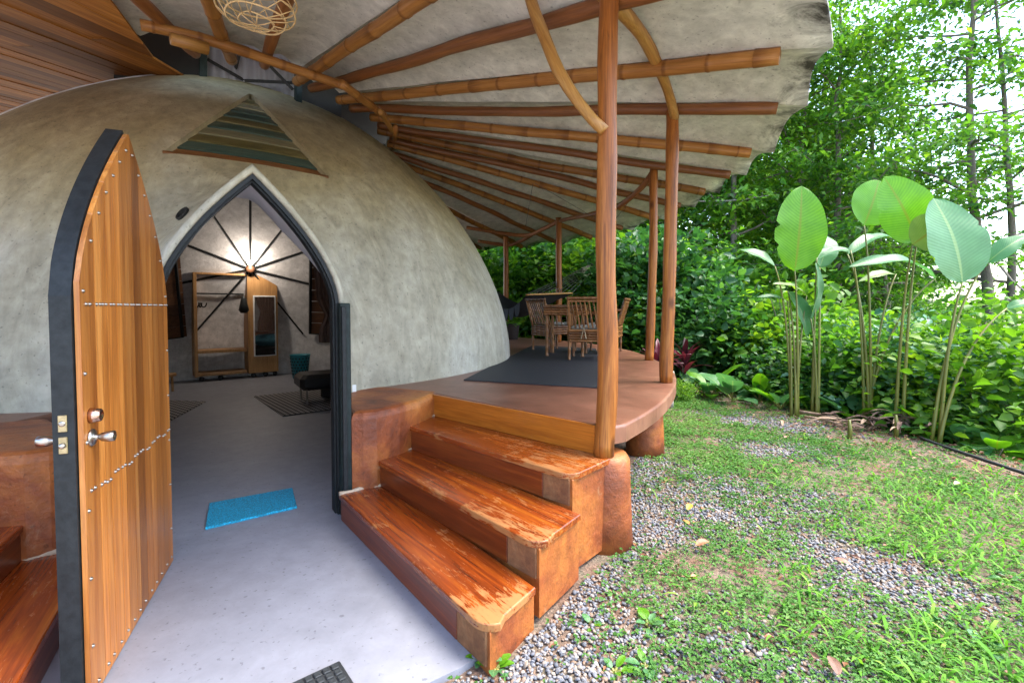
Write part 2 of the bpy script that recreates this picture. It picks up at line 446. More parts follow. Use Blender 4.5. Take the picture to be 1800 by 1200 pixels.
# ------------------------------------------------------------------ mesh helpers
class MB:
    """collects vertices and faces for one mesh"""

    def __init__(self):
        self.v = []
        self.f = []
        self.wear = None

    def add(self, vs, fs):
        o = len(self.v)
        self.v += [tuple(map(float, p)) for p in vs]
        self.f += [tuple(i + o for i in f) for f in fs]
        return self

    def box(self, c, s, R=None):
        hx, hy, hz = (x / 2 for x in s)
        vs = [Vector((x, y, z)) for x in (-hx, hx) for y in (-hy, hy) for z in (-hz, hz)]
        if R is not None:
            vs = [R @ p for p in vs]
        vs = [(p[0] + c[0], p[1] + c[1], p[2] + c[2]) for p in vs]
        return self.add(vs, [(0, 1, 3, 2), (4, 6, 7, 5), (0, 4, 5, 1), (2, 3, 7, 6), (0, 2, 6, 4), (1, 5, 7, 3)])

    def bbox(self, c, s, bev=0.01, R=None):
        """box with chamfered edges"""
        hx, hy, hz = (x / 2 for x in s)
        b = min(bev, hx * 0.9, hy * 0.9, hz * 0.9)
        prof = [(-hx + b, -hy), (hx - b, -hy), (hx, -hy + b), (hx, hy - b), (hx - b, hy), (-hx + b, hy), (-hx, hy - b), (-hx, -hy + b)]
        prof2 = [(x * (1 - b / hx), y * (1 - b / hy)) for x, y in prof]
        vs = []
        for pr, z in ((prof2, -hz), (prof, -hz + b), (prof, hz - b), (prof2, hz)):
            for x, y in pr:
                p = Vector((x, y, z))
                if R is not None:
                    p = R @ p
                vs.append((p[0] + c[0], p[1] + c[1], p[2] + c[2]))
        fs = [tuple(range(7, -1, -1)), tuple(range(24, 32))]
        for k in range(3):
            for i in range(8):
                j = (i + 1) % 8
                fs.append((k * 8 + i, k * 8 + j, k * 8 + 8 + j, k * 8 + 8 + i))
        return self.add(vs, fs)

    def tube(self, pts, rad, n=8, caps=True):
        pts = [Vector(p) for p in pts]
        m = len(pts)
        if not hasattr(rad, '__len__'):
            rad = [rad] * m
        tan = []
        for i in range(m):
            a = pts[max(0, i - 1)]
            b = pts[min(m - 1, i + 1)]
            d = (b - a)
            tan.append(d.normalized() if d.length > 1e-9 else Vector((0, 0, 1)))
        up = Vector((0, 0, 1)) if abs(tan[0].z) < 0.9 else Vector((1, 0, 0))
        nx = tan[0].cross(up).normalized()
        vs = []
        for i in range(m):
            nx = (nx - tan[i] * nx.dot(tan[i]))
            nx = nx.normalized() if nx.length > 1e-6 else tan[i].orthogonal().normalized()
            ny = tan[i].cross(nx)
            for k in range(n):
                a = 2 * PI * k / n
                vs.append(pts[i] + (nx * math.cos(a) + ny * math.sin(a)) * rad[i])
        fs = []
        for i in range(m - 1):
            for k in range(n):
                k2 = (k + 1) % n
                fs.append((i * n + k, i * n + k2, (i + 1) * n + k2, (i + 1) * n + k))
        if caps:
            fs.append(tuple(range(n - 1, -1, -1)))
            fs.append(tuple(range((m - 1) * n, m * n)))
        return self.add(vs, fs)

    def prism(self, poly, z0, z1):
        n = len(poly)
        vs = [(x, y, z0) for x, y in poly] + [(x, y, z1) for x, y in poly]
        fs = [tuple(range(n - 1, -1, -1)), tuple(range(n, 2 * n))]
        fs += [(i, (i + 1) % n, n + (i + 1) % n, n + i) for i in range(n)]
        return self.add(vs, fs)

    def lathe(self, prof, n=16, c=(0, 0, 0), axis=None):
        """prof: list of (r, h) about local z, optionally turned to an axis"""
        Q = Vector((0, 0, 1)).rotation_difference(Vector(axis)).to_matrix() if axis is not None else Matrix.Identity(3)
        vs = []
        for r, hh in prof:
            for k in range(n):
                a = 2 * PI * k / n
                p = Q @ Vector((r * math.cos(a), r * math.sin(a), hh))
                vs.append((p[0] + c[0], p[1] + c[1], p[2] + c[2]))
        fs = []
        for i in range(len(prof) - 1):
            for k in range(n):
                k2 = (k + 1) % n
                fs.append((i * n + k, i * n + k2, (i + 1) * n + k2, (i + 1) * n + k))
        fs.append(tuple(range(n - 1, -1, -1)))
        fs.append(tuple(range((len(prof) - 1) * n, len(prof) * n)))
        return self.add(vs, fs)

    def mesh(self, name='m', smooth=False):
        me = bpy.data.meshes.new(name)
        me.from_pydata(self.v, [], self.f)
        if smooth:
            me.polygons.foreach_set('use_smooth', [True] * len(me.polygons))
        rg = getattr(self, 'ring', None)
        if rg and any(rg) and len(rg) == len(me.vertices):
            me.attributes.new('ring', 'FLOAT', 'POINT').data.foreach_set('value', rg)
        me.update()
        return me


def npmesh(name, V, F, attrs=None, smooth=False):
    """V (n,3), F (m,k) arrays -> mesh; attrs: name -> per-vertex floats"""
    me = bpy.data.meshes.new(name)
    V = np.ascontiguousarray(V, np.float32)
    F = np.ascontiguousarray(F, np.int32)
    k = F.shape[1]
    me.vertices.add(len(V))
    me.vertices.foreach_set('co', V.ravel())
    me.loops.add(F.size)
    me.loops.foreach_set('vertex_index', F.ravel())
    me.polygons.add(len(F))
    me.polygons.foreach_set('loop_start', np.arange(0, F.size, k, dtype=np.int32))
    me.polygons.foreach_set('loop_total', np.full(len(F), k, np.int32))
    if smooth:
        me.polygons.foreach_set('use_smooth', np.ones(len(F), bool))
    for an, av in (attrs or {}).items():
        a = me.attributes.new(an, 'FLOAT', 'POINT')
        a.data.foreach_set('value', np.ascontiguousarray(av, np.float32))
    me.update(calc_edges=True)
    return me


WM = {}


def thing(name, label, cat, loc=(0, 0, 0), group=None, kind=None):
    o = bpy.data.objects.new(name, None)
    o.empty_display_size = 0.2
    COL.objects.link(o)
    o.location = loc
    if label:
        o['label'] = label
    if cat:
        o['category'] = cat
    if group:
        o['group'] = group
    if kind:
        o['kind'] = kind
    WM[o] = Matrix.Translation(Vector(loc))
    return o


def part(name, me, m, parent=None, mw=None, smooth=None):
    """one mesh object; parent None makes it top-level. mw: its place in the world"""
    if isinstance(me, MB):
        me = me.mesh(name, bool(smooth))
    if m is not None and not me.materials:
        me.materials.append(M[m])
    o = bpy.data.objects.new(name, me)
    COL.objects.link(o)
    mw = mw if mw is not None else Matrix.Identity(4)
    WM[o] = mw
    if parent is not None:
        o.parent = parent
        o.matrix_basis = WM[parent].inverted() @ mw
    else:
        o.matrix_basis = mw
    return o


def tag(o, label=None, cat=None, group=None, kind=None):
    for k, v in (('label', label), ('category', cat), ('group', group), ('kind', kind)):
        if v:
            o[k] = v
    return o


def frame(origin, x, z=(0, 0, 1)):
    """matrix with local X along x and local Z near z"""
    x = Vector(x).normalized()
    z = Vector(z)
    y = z.cross(x).normalized()
    z = x.cross(y)
    m = Matrix((x, y, z)).transposed().to_4x4()
    m.translation = Vector(origin)
    return m


def pole(pts, r, n=10, nodes=0.0, wob=0.0, taper=1.0, seed=0):
    """round pole along a path (points relative to its first point, local X along its length): returns (MB, matrix)"""
    rr = random.Random(seed)
    pts = [Vector(p) for p in pts]
    # resample
    ln = [0]
    for a, b in zip(pts, pts[1:]):
        ln.append(ln[-1] + (b - a).length)
    T = ln[-1]
    step = 0.12
    k = max(2, int(T / step))
    ss = [T * i / k for i in range(k + 1)]
    if nodes:
        s = rr.uniform(0.1, nodes)
        while s < T - 0.03:
            ss += [s - 0.022, s - 0.008, s, s + 0.008, s + 0.022]
            s += nodes * rr.uniform(0.75, 1.25)
            if s > T:
                break
        nd = None
    ss = sorted(x for x in ss if 0 <= x <= T)

    def at(s):
        for i in range(len(ln) - 1):
            if s <= ln[i + 1] or i == len(ln) - 2:
                u = (s - ln[i]) / max(1e-6, ln[i + 1] - ln[i])
                # catmull-rom
                p0 = pts[max(0, i - 1)]
                p1, p2 = pts[i], pts[i + 1]
                p3 = pts[min(len(pts) - 1, i + 2)]
                return 0.5 * ((2 * p1) + (p2 - p0) * u + (2 * p0 - 5 * p1 + 4 * p2 - p3) * u * u + (3 * p1 - p0 - 3 * p2 + p3) * u ** 3)
    path, rad = [], []
    ph = [rr.uniform(0, 6) for _ in range(6)]
    dirv = (pts[-1] - pts[0]).normalized()
    sx = dirv.orthogonal().normalized()
    sy = dirv.cross(sx)
    last = -1
    tight = []
    for i, s in enumerate(ss):
        d = min((abs(s - q) for j, q in enumerate(ss) if j != i), default=1)
        tight.append(d < 0.012)
    for i, s in enumerate(ss):
        p = at(s)
        if wob:
            fd = max(0.0, math.sin(PI * s / T)) ** 0.5
            p = p + (sx * (math.sin(s * 2.1 + ph[0]) + 0.5 * math.sin(s * 5.3 + ph[1])) + sy * (math.sin(s * 1.7 + ph[2]) + 0.5 * math.sin(s * 4.7 + ph[3]))) * wob * fd
        rad.append(r * (1 + (taper - 1) * s / T) * (1.0 + (0.03 if not nodes else 0) * math.sin(s * 7 + ph[4]) + (0.025 if not nodes else 0) * math.sin(s * 13 + ph[5])) * ((1.08 if tight[i] else 1.0) if nodes else 1))
        path.append(p)
    fr = frame(path[0], path[-1] - path[0], (0, 0, 1) if abs(dirv.z) < 0.95 else (0, 1, 0))
    inv = fr.inverted()
    mb = MB()
    mb.tube([inv @ p for p in path], rad, n)
    mb.ring = [float(bool(nodes) and tight[i]) for i in range(len(path)) for _ in range(n)]
    return mb, fr


def addpole(name, pts, r, m, parent, **kw):
    mb, fr = pole(pts, r, **kw)
    return part(name, mb, m, parent, fr, smooth=True)


# ------------------------------------------------------------------ plan of the place
DC = np.array([-4.05, 7.40])             # dome centre
DR, DH, DZ, DE = 4.02, 3.95, 0.75, 1.76   # radius, rise, springing, superellipse power
RC = np.array([-3.80, 7.18])             # canopy centre
RA, RB = 4.45, 0.170                     # canopy cone: z = RA - RB * r
DM = np.array([-1.693, 3.183])           # door centre on the floor
DT = np.array([0.83, 0.5577])
DT /= np.linalg.norm(DT)                 # along the opening, to the right
DN = np.array([DT[1], -DT[0]])           # outwards
OA, OZ, OTOP = 0.515, 1.53, 2.34           # half width, springing and apex of the opening
OP = 1.62                                 # power of the arch's curve
OH = OTOP - OZ


def ogive_d(t, z):
    """about the distance to the pointed arch, negative inside"""
    f = np.clip((z - OZ) / OH, 0, 1.3)
    wd = OA * (1 - f ** OP)
    sl = OA * OP / OH * np.clip(f, 0, 1) ** (OP - 1)
    return np.maximum((np.abs(t) - wd) / np.sqrt(1 + sl * sl), (z - OTOP) * 0.8)


def half_arch(a, zs, h, p, off=0.0, n=14):
    """right half of a pointed arch, springing to apex, set off along its normal"""
    pts = []
    for f in np.linspace(0, 1.5, 400):
        sl = a * p / h * f ** (p - 1)
        k = math.hypot(1, sl)
        t, z = a * (1 - f ** p) + off / k, zs + h * f + off * sl / k
        if t <= 0:
            t0, z0 = pts[-1]
            u = t0 / (t0 - t)
            pts.append((0.0, z0 + (z - z0) * u))
            break
        pts.append((t, z))
    idx = np.linspace(0, len(pts) - 1, n + 1)
    out = []
    for i in idx:
        k = min(int(i), len(pts) - 2)
        u = i - k
        out.append((pts[k][0] * (1 - u) + pts[k + 1][0] * u, pts[k][1] * (1 - u) + pts[k + 1][1] * u))
    return out


def ogive_path(off=0.0, n=14, z0=0.0):
    """points (t, z) from the left foot over the apex to the right foot"""
    right = half_arch(OA, OZ, OH, OP, off, n)
    left = [(-t, z) for t, z in right]
    return [(-(OA + off), z0)] + left + right[::-1][1:] + [((OA + off), z0)]


def door3(t, n, z):
    p = DM + DT * t + DN * n
    return np.array([p[0], p[1], z])


def shell_F(P):
    r = np.hypot(P[..., 0] - DC[0], P[..., 1] - DC[1])
    z = np.maximum(P[..., 2] - DZ, 0)
    dome = (((r / DR) ** DE + (z / DH) ** DE) ** (1 / DE) - 1) * 3.9
    dx = P[..., 0] - DM[0]
    dy = P[..., 1] - DM[1]
    t = dx * DT[0] + dy * DT[1]
    n = dx * DN[0] + dy * DN[1]
    og = ogive_d(t, P[..., 2]) - 0.052
    og = og + np.clip(n, -1.2, 0) * 0.25 * (0.4 + 0.6 * np.clip((2.15 - P[..., 2]) / 0.7, 0, 1))         # flares towards the dome
    v = np.maximum(np.maximum(og, n + 0.01), -(n + 1.6))
    k = 0.32
    hh = np.clip(0.5 + 0.5 * (v - dome) / k, 0, 1)
    s = v * (1 - hh) + dome * hh - k * hh * (1 - hh)
    return np.where(n > -0.02, np.maximum(s, v * 0 + n + 0.01), s)


def shell_hit(dirs, far=6.5):
    """outermost meeting of rays from the dome's heart with the shell"""
    o = np.array([DC[0], DC[1], DZ])
    ts = np.linspace(far, 2.5, 420)
    best = np.full(dirs.shape[:-1], np.nan)
    prev = shell_F(o + dirs * ts[0])
    for a, b in zip(ts, ts[1:]):
        cur = shell_F(o + dirs * b)
        hit = np.isnan(best) & (cur <= 0)
        u = prev / np.maximum(prev - cur, 1e-9)
        best = np.where(hit, a + (b - a) * np.clip(u, 0, 1), best)
        prev = cur
    return o + dirs * np.nan_to_num(best, nan=3.0)[..., None]


def shell_from_eye(px, py):
    r = ray(px, py)
    ts = np.linspace(1.5, 14, 5000)
    P = np.array([0, 0, EYE]) + r * ts[:, None]
    F_ = shell_F(P)
    i = int(np.argmax(F_ <= 0))
    return P[i]


def conez(x, y):
    return RA - RB * math.hypot(x - RC[0], y - RC[1])


def cone_hit(px, py, dz=0.0):
    r = ray(px, py)
    ts = np.linspace(1, 25, 6000)
    P = np.array([0, 0, EYE]) + r * ts[:, None]
    d = P[:, 2] - (RA + dz - RB * np.hypot(P[:, 0] - RC[0], P[:, 1] - RC[1]))
    return P[int(np.argmax(d > 0))]


def mirror_d(p):
    """mirror a plan point in the door's axis"""
    v = np.array(p[:2]) - DM
    t = v @ DT
    n = v @ DN
    q = DM - DT * t + DN * n
    return np.array([q[0], q[1]])


# ------------------------------------------------------------------ ground
def vnoise(x, y, cell, seed=0):
    g = np.random.default_rng(seed).random((64, 64))
    u = np.asarray(x) / cell
    v = np.asarray(y) / cell
    i = np.floor(u).astype(int)
    j = np.floor(v).astype(int)
    fu = u - i
    fv = v - j
    fu = fu * fu * (3 - 2 * fu)
    fv = fv * fv * (3 - 2 * fv)
    a = g[i % 64, j % 64]
    b = g[(i + 1) % 64, j % 64]
    c = g[i % 64, (j + 1) % 64]
    d = g[(i + 1) % 64, (j + 1) % 64]
    return (a * (1 - fu) + b * fu) * (1 - fv) + (c * (1 - fu) + d * fu) * fv


def edge_s(x, y):
    """metres beyond the lawn's edge, where the hillside falls away"""
    return (np.asarray(x) - 3.05) * 0.963 + (np.asarray(y) - 9.3) * 0.27


def terrain(x, y):
    s = edge_s(x, y)
    d = np.clip(s - 0.5, 0, None)
    z = -0.5 * (np.sqrt(d * d + 0.5) - 0.7071)
    z = np.where(d > 0, z, 0)
    z = np.maximum(z, -7 - 0.02 * np.clip(s - 15, 0, 200))
    z = z + 0.05 * (vnoise(x, y, 1.7, 3) - 0.5) * np.clip((np.hypot(x, np.asarray(y) - 3) - 2.5) / 3, 0, 1)
    return z - 0.03


gx = np.concatenate([np.linspace(-300, -22, 16), np.linspace(-20, 30, 151), np.linspace(33, 400, 20)])
gy = np.concatenate([np.linspace(-200, -9, 12), np.linspace(-8, 40, 145), np.linspace(43, 500, 22)])
X, Y = np.meshgrid(gx, gy, indexing='ij')
V = np.stack([X, Y, terrain(X, Y)], -1).reshape(-1, 3)
nx_, ny_ = len(gx), len(gy)
I = np.arange(nx_ * ny_).reshape(nx_, ny_)
Fq = np.stack([I[:-1, :-1], I[1:, :-1], I[1:, 1:], I[:-1, 1:]], -1).reshape(-1, 4)

caps = [  # gravel runs: points in plan and half width
    ([G(880, 1170)[:2], G(950, 1070)[:2], G(1040, 960)[:2], G(1110, 915)[:2]], 0.15),
    ([G(1090, 915)[:2], G(1210, 900)[:2], G(1330, 925)[:2], G(1460, 970)[:2], G(1560, 1015)[:2]], 0.16),
    ([G(1240, 845)[:2], G(1420, 890)[:2]], 0.13),
    ([G(780, 1210)[:2], G(1000, 1130)[:2], G(1150, 1110)[:2], G(1300, 1130)[:2], G(1430, 1190)[:2]], 0.18),
    ([G(1300, 735)[:2], G(1400, 748)[:2]], 0.26), ([G(1350, 785)[:2], G(1390, 792)[:2]], 0.16),
    ([np.array([-0.2, 1.7]), np.array([1.0, 1.0]), np.array([0.6, -4.0])], 0.75),
    ([np.array([0.9, 3.7]), np.array([1.3, 5.2])], 0.25),
]


def gravel_mask(x, y):
    """> 0 in gravel (metres inside), < 0 in the green"""
    best = np.full(np.shape(x), 9.0)
    for pts, r in caps:
        for a, b in zip(pts, pts[1:]):
            ab = b - a
            t = np.clip(((x - a[0]) * ab[0] + (y - a[1]) * ab[1]) / (ab @ ab), 0, 1)
            best = np.minimum(best, np.hypot(x - a[0] - t * ab[0], y - a[1] - t * ab[1]) - r)
    return -best + (vnoise(x, y, 0.35, 5) - 0.5) * 0.5 + (vnoise(x, y, 0.12, 6) - 0.5) * 0.22


m_, nt_, b_ = mat('soil_and_gravel')
co_ = coords(nt_)
n1_ = noise(nt_, co_, 3.0, 8, 0.7)
n2_ = noise(nt_, co_, 60.0, 4, 0.6)
c_ = ramp(nt_, n1_, [(0.35, (0.15, 0.075, 0.045)), (0.5, (0.17, 0.12, 0.085)), (0.65, (0.11, 0.11, 0.07))])
c_ = mix(nt_, 1.0, c_, ramp(nt_, n2_, [(0.3, (0.5, 0.5, 0.5)), (0.7, (1.5, 1.5, 1.5))]), 'MULTIPLY')
L(nt_, c_, b_.inputs['Base Color'])
b_.inputs['Roughness'].default_value = 0.95
bump(nt_, b_, n2_, 0.8, 0.02)
M['ground'] = m_
m_, nt_, b_ = mat('bounce_gravel')
n2_ = noise(nt_, coords(nt_), 45.0, 5, 0.65)
L(nt_, ramp(nt_, n2_, [(0.3, (0.24, 0.23, 0.22)), (0.7, (0.58, 0.56, 0.53))]), b_.inputs['Base Color'])
b_.inputs['Roughness'].default_value = 0.95
bump(nt_, b_, n2_, 0.8, 0.02)
M['bouncegravel'] = m_
tag(part('bounce_ground', MB().prism([(-9, -10), (5, -10), (5, 0.2), (1.2, 0.9), (-0.3, 0.9), (-1.3, 0.75), (-9, 0.2)], -0.2, 0.012), 'bouncegravel'), kind='structure')  # unseen pale sheet added behind the camera to bounce light under the canopy
tag(part('ground', npmesh('ground', V, Fq, smooth=True), 'ground'), kind='structure')

# entrance floor: one slab from inside the dome out past the stairs
def d2(t, n):
    p = DM + DT * t + DN * n
    return (float(p[0]), float(p[1]))


fl = MB()
ring = [(DC[0] + 3.7 * math.cos(a), DC[1] + 3.7 * math.sin(a)) for a in np.linspace(math.radians(-48), math.radians(-48 + 334), 60)]
pr = [d2(0.95, -2.2), d2(0.95, -0.9), d2(0.62, -0.12), (-1.16, 3.40), (-0.15, 2.03), (-0.215, 1.965)]
poly = pr + [tuple(mirror_d(p) - DT * (0.36 if i < 3 else 0)) for i, p in enumerate(pr[::-1])]
fl.prism(poly, -0.15, 0.0)
fl.prism(ring, -0.15, -0.004)
tag(part('entrance_floor', fl, 'floor'), kind='structure')

# ------------------------------------------------------------------ terrace and stairs
STEPS = [  # nose left, nose right, back right, back left, height
    ((-1.217, 3.36), (-0.104, 1.922), (0.115, 2.235), (-0.93, 3.56), 0.1875),
    ((-1.00, 3.534), (0.121, 2.252), (0.379, 2.606), (-0.77, 3.86), 0.375),
    ((-0.821, 3.804), (0.333, 2.663), (0.644, 3.013), (-0.66, 4.20), 0.5625),
]
ARC = []
for a in np.arange(-42.0, 112, 3):
    r_ = float(np.interp(a, [-42, -29, -23, -5, 25, 112], [6.44, 6.29, 6.24, 6.13, 6.25, 6.35]))
    ARC.append((DC[0] + r_ * math.cos(math.radians(a)), DC[1] + r_ * math.sin(math.radians(a))))


def bevel_prism(poly, z0, z1, b):
    """prism whose top edge is rounded inwards"""
    n = len(poly)
    P = [Vector((x, y)) for x, y in poly]
    area = sum(P[i].x * P[(i + 1) % n].y - P[(i + 1) % n].x * P[i].y for i in range(n))
    sgn = 1 if area > 0 else -1
    ins = []
    for i in range(n):
        a = (P[i] - P[i - 1]).normalized()
        c = (P[(i + 1) % n] - P[i]).normalized()
        na = Vector((-a.y, a.x)) * sgn
        nc = Vector((-c.y, c.x)) * sgn
        k = (na + nc)
        k = k / max(0.3, k.dot(na)) if k.length > 1e-6 else na
        ins.append(k)
    mb = MB()
    lv = [(z0, 0.0), (z1 - b, 0.0), (z1 - b * 0.6, b * 0.08), (z1 - b * 0.29, b * 0.29), (z1 - b * 0.08, b * 0.6), (z1, b)]
    vs = []
    for z, o in lv:
        vs += [(P[i].x + ins[i].x * o, P[i].y + ins[i].y * o, z) for i in range(n)]
    fs = [tuple(range(n - 1, -1, -1)), tuple(range((len(lv) - 1) * n, len(lv) * n))]
    for k in range(len(lv) - 1):
        for i in range(n):
            j = (i + 1) % n
            fs.append((k * n + i, k * n + j, k * n + n + j, k * n + n + i))
    if sgn < 0:
        fs = [f[::-1] for f in fs]
    mb.add(vs, fs)
    return mb


def build_side(mir, name_side):
    def q(p):
        return tuple(float(x) for x in ((mirror_d(p) - DT * 0.32) if mir else p))

    # terrace: slab over piers, solid cheek by the door
    t = thing('terrace', None, None, (*q((0.4, 5.0)), 0.0), kind='structure')
    inner = [(-1.60, 4.55), (-2.0, 6.0), (-1.4, 9.0), (-3.6, 11.2), (-5.6, 11.6)] if not mir else [(-1.60, 4.55), (-1.7, 5.3)]
    outer = ARC if not mir else ARC[:12] + [(-0.7, 6.6)]
    slab = [(-0.663, 4.19), (0.50, 3.10), (0.60, 3.00)] + outer + inner[::-1]
    part('slab', bevel_prism([q(p) for p in slab], 0.635, 0.75, 0.02), 'terrace', t)
    ck = [(-1.15, 3.44), (-1.07, 3.455), (-0.985, 3.50), (-0.86, 3.67), (-0.75, 3.90), (-0.665, 4.17), (-0.62, 4.32), (-1.25, 4.6), (-1.5, 4.4), (-1.34, 3.77)]
    part('cheek_wall', bevel_prism([q(p) for p in ck], 0.0, 0.752, 0.06), 'terracotta', t, smooth=False)
    if not mir:
        for az in (-24, -3, 22, 45):
            c = np.array([DC[0] + 6.15 * math.cos(math.radians(az)), DC[1] + 6.15 * math.sin(math.radians(az))])
            if az == -24:
                c = np.array([1.40, 5.05])
            pb = MB()
            pb.lathe([(0.20, -0.1), (0.195, 0.1), (0.185, 0.3), (0.18, 0.40), (0.15, 0.44), (0.12, 0.60)], 18, (c[0], c[1], 0))
            part('pier', pb, 'terracotta', t, smooth=True)
            bm = MB()
            d = (DC - c) / np.linalg.norm(DC - c)
            mb, fr = pole([(c[0] - d[0] * 0.28, c[1] - d[1] * 0.28, 0.52), (c[0] + d[0] * 1.2, c[1] + d[1] * 1.2, 0.52)], 0.05)
            part('joist', mb, 'palebark', t, fr, smooth=True)
    # stairs
    loc = q((-0.4, 2.9))
    s = thing('staircase', 'varnished wooden steps with worn treads right of the open door' if not mir else 'varnished wooden steps on the left, half hidden by the open door', 'stairs', (*loc, 0.0), 'stairs either side of the door')
    for k, (nl, nr, br, bl, z) in enumerate(STEPS):
        nl, nr, br, bl = (Vector(p) for p in (nl, nr, br, bl))
        d = (nr - nl).normalized()
        nrm = Vector((-d.y, d.x))         # uphill
        # base block
        blk = [nl + nrm * 0.03 + d * 0.02, nr + nrm * 0.03 - d * 0.018, br - d * 0.018, bl + nrm * 0.12]
        part('step_base', bevel_prism([q(p) for p in blk], -0.05 if k == 0 else 0.0, z - 0.034, 0.01), 'terracotta', s)
        # tread with a rounded front corner
        ln = (nr - nl).length
        pts = [nl, nr - d * 0.10]
        for i in range(1, 6):
            a = PI / 2 * i / 6
            pts.append(nr - d * 0.10 + d * 0.10 * math.sin(a) + nrm * 0.10 * (1 - math.cos(a)))
        pts += [nr + (br - nr) * 0.33, br - (br - nr) * 0.02, bl + nrm * 0.015]
        wp = [q(p) for p in pts]
        fr = frame((*wp[0], z), (wp[1][0] - wp[0][0], wp[1][1] - wp[0][1], 0))
        inv = fr.inverted()
        lp = [inv @ Vector((*p, z)) for p in wp]
        mb = bevel_prism([(p.x, p.y) for p in lp], -0.034, 0.0, 0.008)
        me = mb.mesh('tread')
        # bare worn timber grows towards the outer end
        a_ = me.attributes.new('wear', 'FLOAT', 'POINT')
        part('tread', None or subdivide_wear(mb, ln), 'tread', s, fr)
        # riser board and the mortar beyond its end
        z0 = [0.0, 0.1875, 0.375][k]
        f0 = nl + nrm * 0.012
        f1 = nl + d * (ln * 0.86) + nrm * 0.012
        for nm, a, b, mm, th in (('riser', f0, f1, 'riser', 0.018), ('mortar_end', f1 + d * 0.004, nr - d * 0.035 + nrm * 0.02, 'mortar', 0.014)):
            A, B = q(a), q(b)
            fr2 = frame((A[0], A[1], z0), (B[0] - A[0], B[1] - A[1], 0))
            l2 = (Vector(B) - Vector(A)).length
            sg = -1 if mir else 1
            mb2 = MB()
            mb2.bbox((l2 / 2, sg * th / 2, (z - 0.036 - z0) / 2), (l2, th, z - 0.036 - z0), 0.003)
            part(nm, mb2, mm, s, fr2)
    a, b = Vector((-0.681, 4.173)), Vector((0.535, 3.068))
    A, B = q(a), q(b)
    fr2 = frame((A[0], A[1], 0.5625), (B[0] - A[0], B[1] - A[1], 0))
    l2 = (b - a).length
    mb2 = MB()
    mb2.bbox((l2 / 2, 0, 0.092), (l2, 0.024, 0.184), 0.003)
    part('riser', mb2, 'riser_top', s, fr2)
    for k, (nl, nr, br, bl, z) in enumerate(STEPS):
        A, B = q(nl), q(bl)
        rb_ = random.Random(k + (10 if mir else 0))
        pts = [(A[0] + (B[0] - A[0]) * u + rb_.gauss(0, 0.004), A[1] + (B[1] - A[1]) * u + rb_.gauss(0, 0.004), z + 0.004 + rb_.gauss(0, 0.003)) for u in np.linspace(0, 1, 9)]
        z1 = [0.375, 0.5625, 0.75][k]
        pts += [(B[0] + rb_.gauss(0, 0.004), B[1] + rb_.gauss(0, 0.004), z + (z1 - 0.04 - z) * u) for u in np.linspace(0.15, 1, 7)]
        part('mortar_bead', MB().tube(pts, [0.014 * rb_.uniform(0.6, 1.5) for _ in pts], 6), 'palemortar', s, smooth=True)
    c = q((0.60, 3.12))
    pb = MB()
    pb.lathe([(0.19, -0.1), (0.18, 0.15), (0.17, 0.35), (0.165, 0.52), (0.14, 0.56), (0.05, 0.57)], 20, (c[0], c[1], 0))
    part('post_footing', pb, 'terracotta', s, smooth=True)
    return t, s


def subdivide_wear(mb, ln):
    """tread mesh with a wear value rising to the outer end, top face cut in strips so that it can vary"""
    xs = [p[0] for p in mb.v]
    n = len(mb.v) // 6
    import bmesh
    bm = bmesh.new()
    vs = [bm.verts.new(p) for p in mb.v]
    for f in mb.f:
        bm.faces.new([vs[i] for i in f])
    for i in range(1, 12):
        x = min(xs) + (max(xs) - min(xs)) * i / 12
        bmesh.ops.bisect_plane(bm, geom=bm.verts[:] + bm.edges[:] + bm.faces[:], plane_co=(x, 0, 0), plane_no=(1, 0, 0))
    ys = [v.co.y for v in bm.verts]
    for k in (0.2, 0.8):
        bmesh.ops.bisect_plane(bm, geom=bm.verts[:] + bm.edges[:] + bm.faces[:], plane_co=(0, min(ys) + (max(ys) - min(ys)) * k, 0), plane_no=(0, 1, 0))
    me = bpy.data.meshes.new('tread')
    bm.to_mesh(me)
    a = me.attributes.new('wear', 'FLOAT', 'POINT')
    x0, x1 = min(xs), max(xs)
    y0, y1 = min(ys), max(ys)
    vals = []
    for v in me.vertices:
        u = (v.co.x - x0) / (x1 - x0)
        vals.append(-0.03 + 0.145 * max(0, u - 0.40) / 0.60 - 0.05 * math.exp(-((v.co.y - y1) / 0.05) ** 2) + 0.07 * math.exp(-((v.co.y - y0) / 0.03) ** 2))
    a.data.foreach_set('value', vals)
    bm.free()
    return me


build_side(False, 'right')
build_side(True, 'left')

# ------------------------------------------------------------------ the dome house
house = thing('dome_house', 'large rounded grey concrete dome house with pointed arch doorway', 'house', (float(DC[0]), float(DC[1]), 0.0))

az_door = math.degrees(math.atan2(DM[1] - DC[1], DM[0] - DC[0]))
azs = np.concatenate([np.arange(az_door - 180, az_door - 32, 3), np.arange(az_door - 32, az_door + 32, 0.3), np.arange(az_door + 32, az_door + 179, 2.0)])
els = np.concatenate([np.arange(0, 40, 0.4), np.arange(40, 90.1, 1.25)])
A_, E_ = np.meshgrid(np.radians(azs), np.radians(els), indexing='ij')
dirs = np.stack([np.cos(A_) * np.cos(E_), np.sin(A_) * np.cos(E_), np.sin(E_)], -1)
P_ = shell_hit(dirs)
low = P_[:, :1, :].copy()
rows = [low.copy() for _ in range(6)]
for k, rw in enumerate(rows):
    rw[..., 2] = 0.0 + 0.125 * k
P_ = np.concatenate(rows + [P_], 1)
t_p = (P_[..., 0] - DM[0]) * DT[0] + (P_[..., 1] - DM[1]) * DT[1]
n_p = (P_[..., 0] - DM[0]) * DN[0] + (P_[..., 1] - DM[1]) * DN[1]
og = ogive_d(t_p, P_[..., 2]) - 0.032
